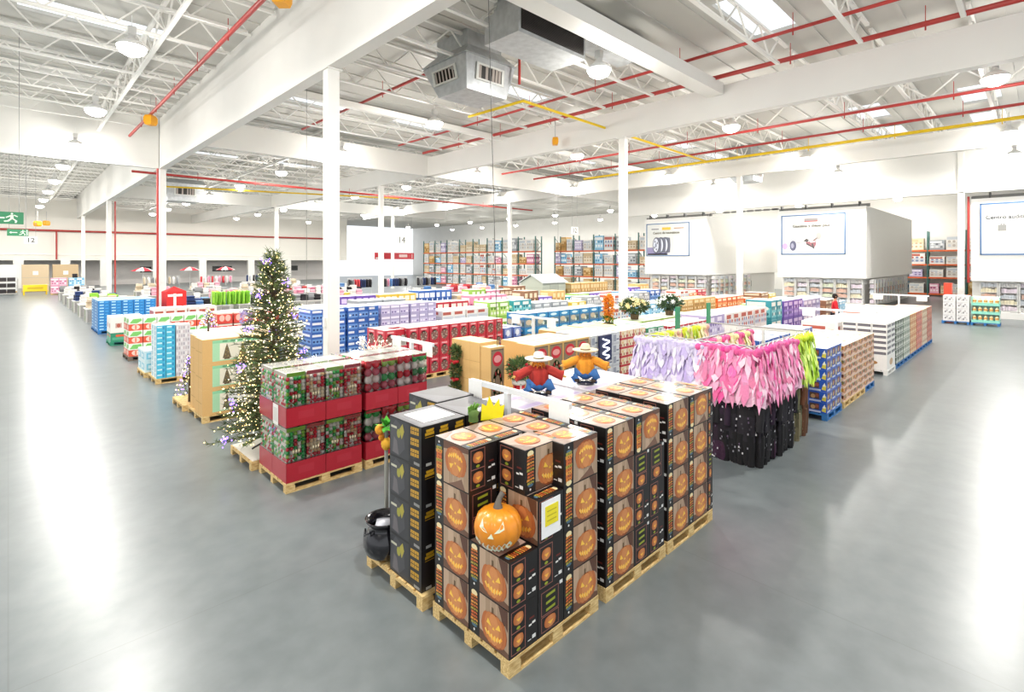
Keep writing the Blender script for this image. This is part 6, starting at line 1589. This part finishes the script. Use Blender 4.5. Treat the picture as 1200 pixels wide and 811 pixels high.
tag(put('folded_clothes', pile_mesh('black', 1), (4.5, 65.9, 1.61)), 'dark bundle lying on the sky blue cartons at the far left', 'clothes')

# ---------------------------------------------------------------- pallet racks at the back
UPC = C('3f6f6a'); OBC = C('d8622c')
def rack_protos(L=2.7, D=1.1, H=6.0):
    u = MB()
    for v in (0, D - .1): u.box(0, v, 0, .1, v + .1, H, UPC)
    k = 0
    z = .2
    while z < H - .9:
        u.bar((.05, .05 if k % 2 else D - .05, z), (.05, D - .05 if k % 2 else .05, z + .8), .04, .04, UPC); z += .8; k += 1
    bm = MB().box(.1, -.03, -.14, L, .03, 0, OBC)
    dk = MB()
    for i in range(9): dk.box(.1 + i * (L - .1) / 9, .03, -.03, .1 + i * (L - .1) / 9 + .18, D - .03, 0, C('b9bcbc'))
    return u.mesh('upright', M_METAL), bm.mesh('beam', M_METAL), dk.mesh('deck', M_METAL)
RKP = rack_protos()
LOADS = ['pale', 'pale kraft', 'grey', 'pale', 'white', 'pale', 'pale kraft', 'pale', 'lavender', 'pale', 'pink', 'kraft', 'pale', 'sky blue']
LV = (.25, 1.62, 2.95, 4.35)
def rack_run(x, y0, nb, where, levels=LV, L=2.7, fill=LOADS, hs=1.05):
    """bays side by side along Y, open towards -X"""
    for i in range(nb):
        y = y0 + i * L
        lab = 'pallet rack bay with orange beams %s, %s from near end' % (where, NTH[i])
        t = thing('pallet_rack', lab, 'rack', (x, y + L, 0), -PI / 2, 'orange and green pallet racks')
        put('upright', RKP[0], (0, 0, 0), parent=t)
        if i == 0: put('upright', RKP[0], (L, 0, 0), parent=t)
        for z in levels:
            put('beam', RKP[1], (0, .0, z), parent=t); put('beam', RKP[1], (0, 1.06, z), parent=t); put('deck', RKP[2], (0, 0, z), parent=t)
        for li, z in enumerate(levels):
            n = 2 if rng.random() < .75 else 3
            w_ = (L - .3) / n
            for q in range(n):
                s = rng.choice(fill); hh = rng.choice((.7, .9, 1.05, 1.15)) if li < len(levels) - 1 else rng.choice((.9, 1.1, 1.3, 1.5))
                wd = round(w_ * rng.uniform(.86, .97), 1)
                o = put('pallet_load', style_mesh(s, wd - .02, 1.0, hh, li % 2), (x + .06, y + .12 + (q + 1) * w_, z + .002), -PI / 2)
                tag(o, '%s load, rack %s, %s bay, %s level, %s' % (s, where, NTH[i], ['bottom', 'second', 'third', 'top'][li], ['near end', 'next', 'far end'][q]), 'box', '%s loads on the racks' % s)
rack_run(44.0, 24.8, 5, 'left of tyre sign')
rack_run(42.0, 39.4, 8, 'in far centre')
rack_run(61.0, 2.0, 3, 'in right hand gap', levels=(.25, 1.75, 2.95, 4.25))
rack_run(61.0, 12.5, 2, 'between sign boxes')

# ---------------------------------------------------------------- the person in red
def skin(name, verts, edges, radii, mat, parent, sub=2):
    me = bpy.data.meshes.new(name); me.from_pydata(verts, edges, []); me.update()
    o = put(name, me, parent=parent)
    o.modifiers.new('skin', 'SKIN'); sv = me.skin_vertices[0].data
    for i, r in enumerate(radii): sv[i].radius = (r, r) if not isinstance(r, tuple) else r
    sv[0].use_root = True
    s_ = o.modifiers.new('smooth', 'SUBSURF'); s_.levels = sub; s_.render_levels = sub
    me.materials.append(mat); return o
t = thing('person', 'person in a red top standing in the aisle beyond the purple cartons', 'person', (26.9, 6.55, 0), math.radians(200))
V = [(0, 0, .95), (0, 0, 1.15), (0, 0, 1.36), (0, 0, 1.47), (0, .02, 1.56), (0, .03, 1.66), (0, .02, 1.74),
     (.19, 0, 1.40), (.25, .02, 1.14), (.20, .20, 1.02), (.17, .28, 1.01), (-.19, 0, 1.40), (-.26, .0, 1.14), (-.27, .12, .92), (-.27, .15, .84),
     (.09, 0, .88), (.10, .01, .48), (.10, -.02, .09), (.10, .13, .04), (-.09, 0, .88), (-.11, .03, .48), (-.11, 0, .09), (-.11, .15, .04)]
E_ = [(0, 1), (1, 2), (2, 3), (3, 4), (4, 5), (5, 6), (2, 7), (7, 8), (8, 9), (9, 10), (2, 11), (11, 12), (12, 13), (13, 14), (0, 15), (15, 16), (16, 17), (17, 18), (0, 19), (19, 20), (20, 21), (21, 22)]
rr = [(.15, .10), (.14, .10), (.15, .10), .055, .075, .095, .06, .06, .045, .035, .03, .06, .045, .035, .03, .09, .06, .045, .035, .09, .06, .045, .035]
skin('body', V, E_, rr, M_SKIN, t)
# separate fingers at the end of each hand
fb = MB()
for (hx, hy, hz, dx, dy, dz) in ((.17, .28, 1.01, -.2, .95, -.1), (-.27, .15, .84, 0, .25, -.95)):
    d = Vector((dx, dy, dz)).normalized(); sd = d.cross(Vector((1, 0, .01))).normalized() if abs(d.x) < .9 else Vector((0, 1, 0))
    sd = Vector((1, 0, 0)) if abs(dy) > .5 else Vector((0, 1, 0))
    for k in range(4):
        p = Vector((hx, hy, hz)) + d * .025 + sd * (k - 1.5) * .018; L = (.06, .072, .068, .052)[k]
        fb.tube([p, p + d * L * .5, p + d * L + Vector((0, 0, -.012))], [.009, .0085, .007], C('c99576'), 6)
    p = Vector((hx, hy, hz)) + sd * .03; fb.tube([p, p + sd * .025 + d * .02, p + sd * .03 + d * .045], [.011, .009, .007], C('c99576'), 6)
fb.build('fingers', M_CLOTH, t)
M_REDC = plain_mat('red_cloth', C('d8242e'), .85, noise=.15, scale=14); M_NAVY = plain_mat('dark_trousers', C('2c2c38'), .85, noise=.15, scale=14)
skin('red_top', [(0, 0, .88), (0, 0, 1.15), (0, 0, 1.36), (0, .01, 1.45), (.19, 0, 1.40), (.25, .02, 1.15), (.215, .14, 1.06), (-.19, 0, 1.40), (-.26, 0, 1.15), (-.27, .08, .99)],
     [(0, 1), (1, 2), (2, 3), (2, 4), (4, 5), (5, 6), (2, 7), (7, 8), (8, 9)], [(.19, .14), (.18, .14), (.18, .13), .075, .085, .07, .055, .085, .07, .055], M_REDC, t)
skin('trousers', [(0, 0, .92), (.09, 0, .84), (.10, .01, .48), (.10, -.01, .10), (-.09, 0, .84), (-.11, .03, .48), (-.11, .01, .10)], [(0, 1), (1, 2), (2, 3), (0, 4), (4, 5), (5, 6)], [(.17, .13), .11, .08, .065, .11, .08, .065], M_NAVY, t)
b = MB(); b.lathe([(.001, .13), (.07, .115), (.105, .06), (.11, 0), (.10, -.06), (.06, -.10)], 16, (0, .005, 1.66), C('1d1614')); hair = b
hair.build('hair', M_CLOTH, t)
f = MB()
for sx in (-1, 1):
    f.ball((sx * .035, .122, 1.665), .012, C('2a1c18'), 8); f.ball((sx * .098, .03, 1.65), .022, C('c99576'), 8)
f.tube([(0, .115, 1.67), (0, .14, 1.635), (0, .12, 1.63)], [.008, .014, .010], C('c08a6c'), 6); f.box(-.025, .108, 1.592, .025, .122, 1.60, C('8a4a44'))
f.build('face', M_CLOTH, t)

# ================================================================ CAMERA, WORLD, VIEW
cam = bpy.data.cameras.new('camera'); co = bpy.data.objects.new('camera', cam); COL.objects.link(co)
cam.sensor_fit = 'HORIZONTAL'; cam.sensor_width = 36; cam.lens = 605 / 1200 * 36
cam.shift_y = -(405.5 - 305) / 1200; cam.clip_end = 300
co.location = (0, 0, 3.3)
# X axis lies 45.7 degrees to the right of the view direction
co.rotation_euler = (PI / 2, 0, math.radians(45.7) - PI / 2)
SC.camera = co
w = bpy.data.worlds.new('daylight_and_fill'); SC.world = w; w.use_nodes = True
bg = w.node_tree.nodes['Background']; bg.inputs['Color'].default_value = (.92, .96, 1.0, 1); bg.inputs['Strength'].default_value = 1.35  # sky behind the skylights, also added fill flooding in where near walls are missing
SC.view_settings.view_transform = 'Standard'; SC.view_settings.look = 'None'; SC.view_settings.gamma = 1; SC.view_settings.use_curve_mapping = False
SC.view_settings.exposure = -0.12
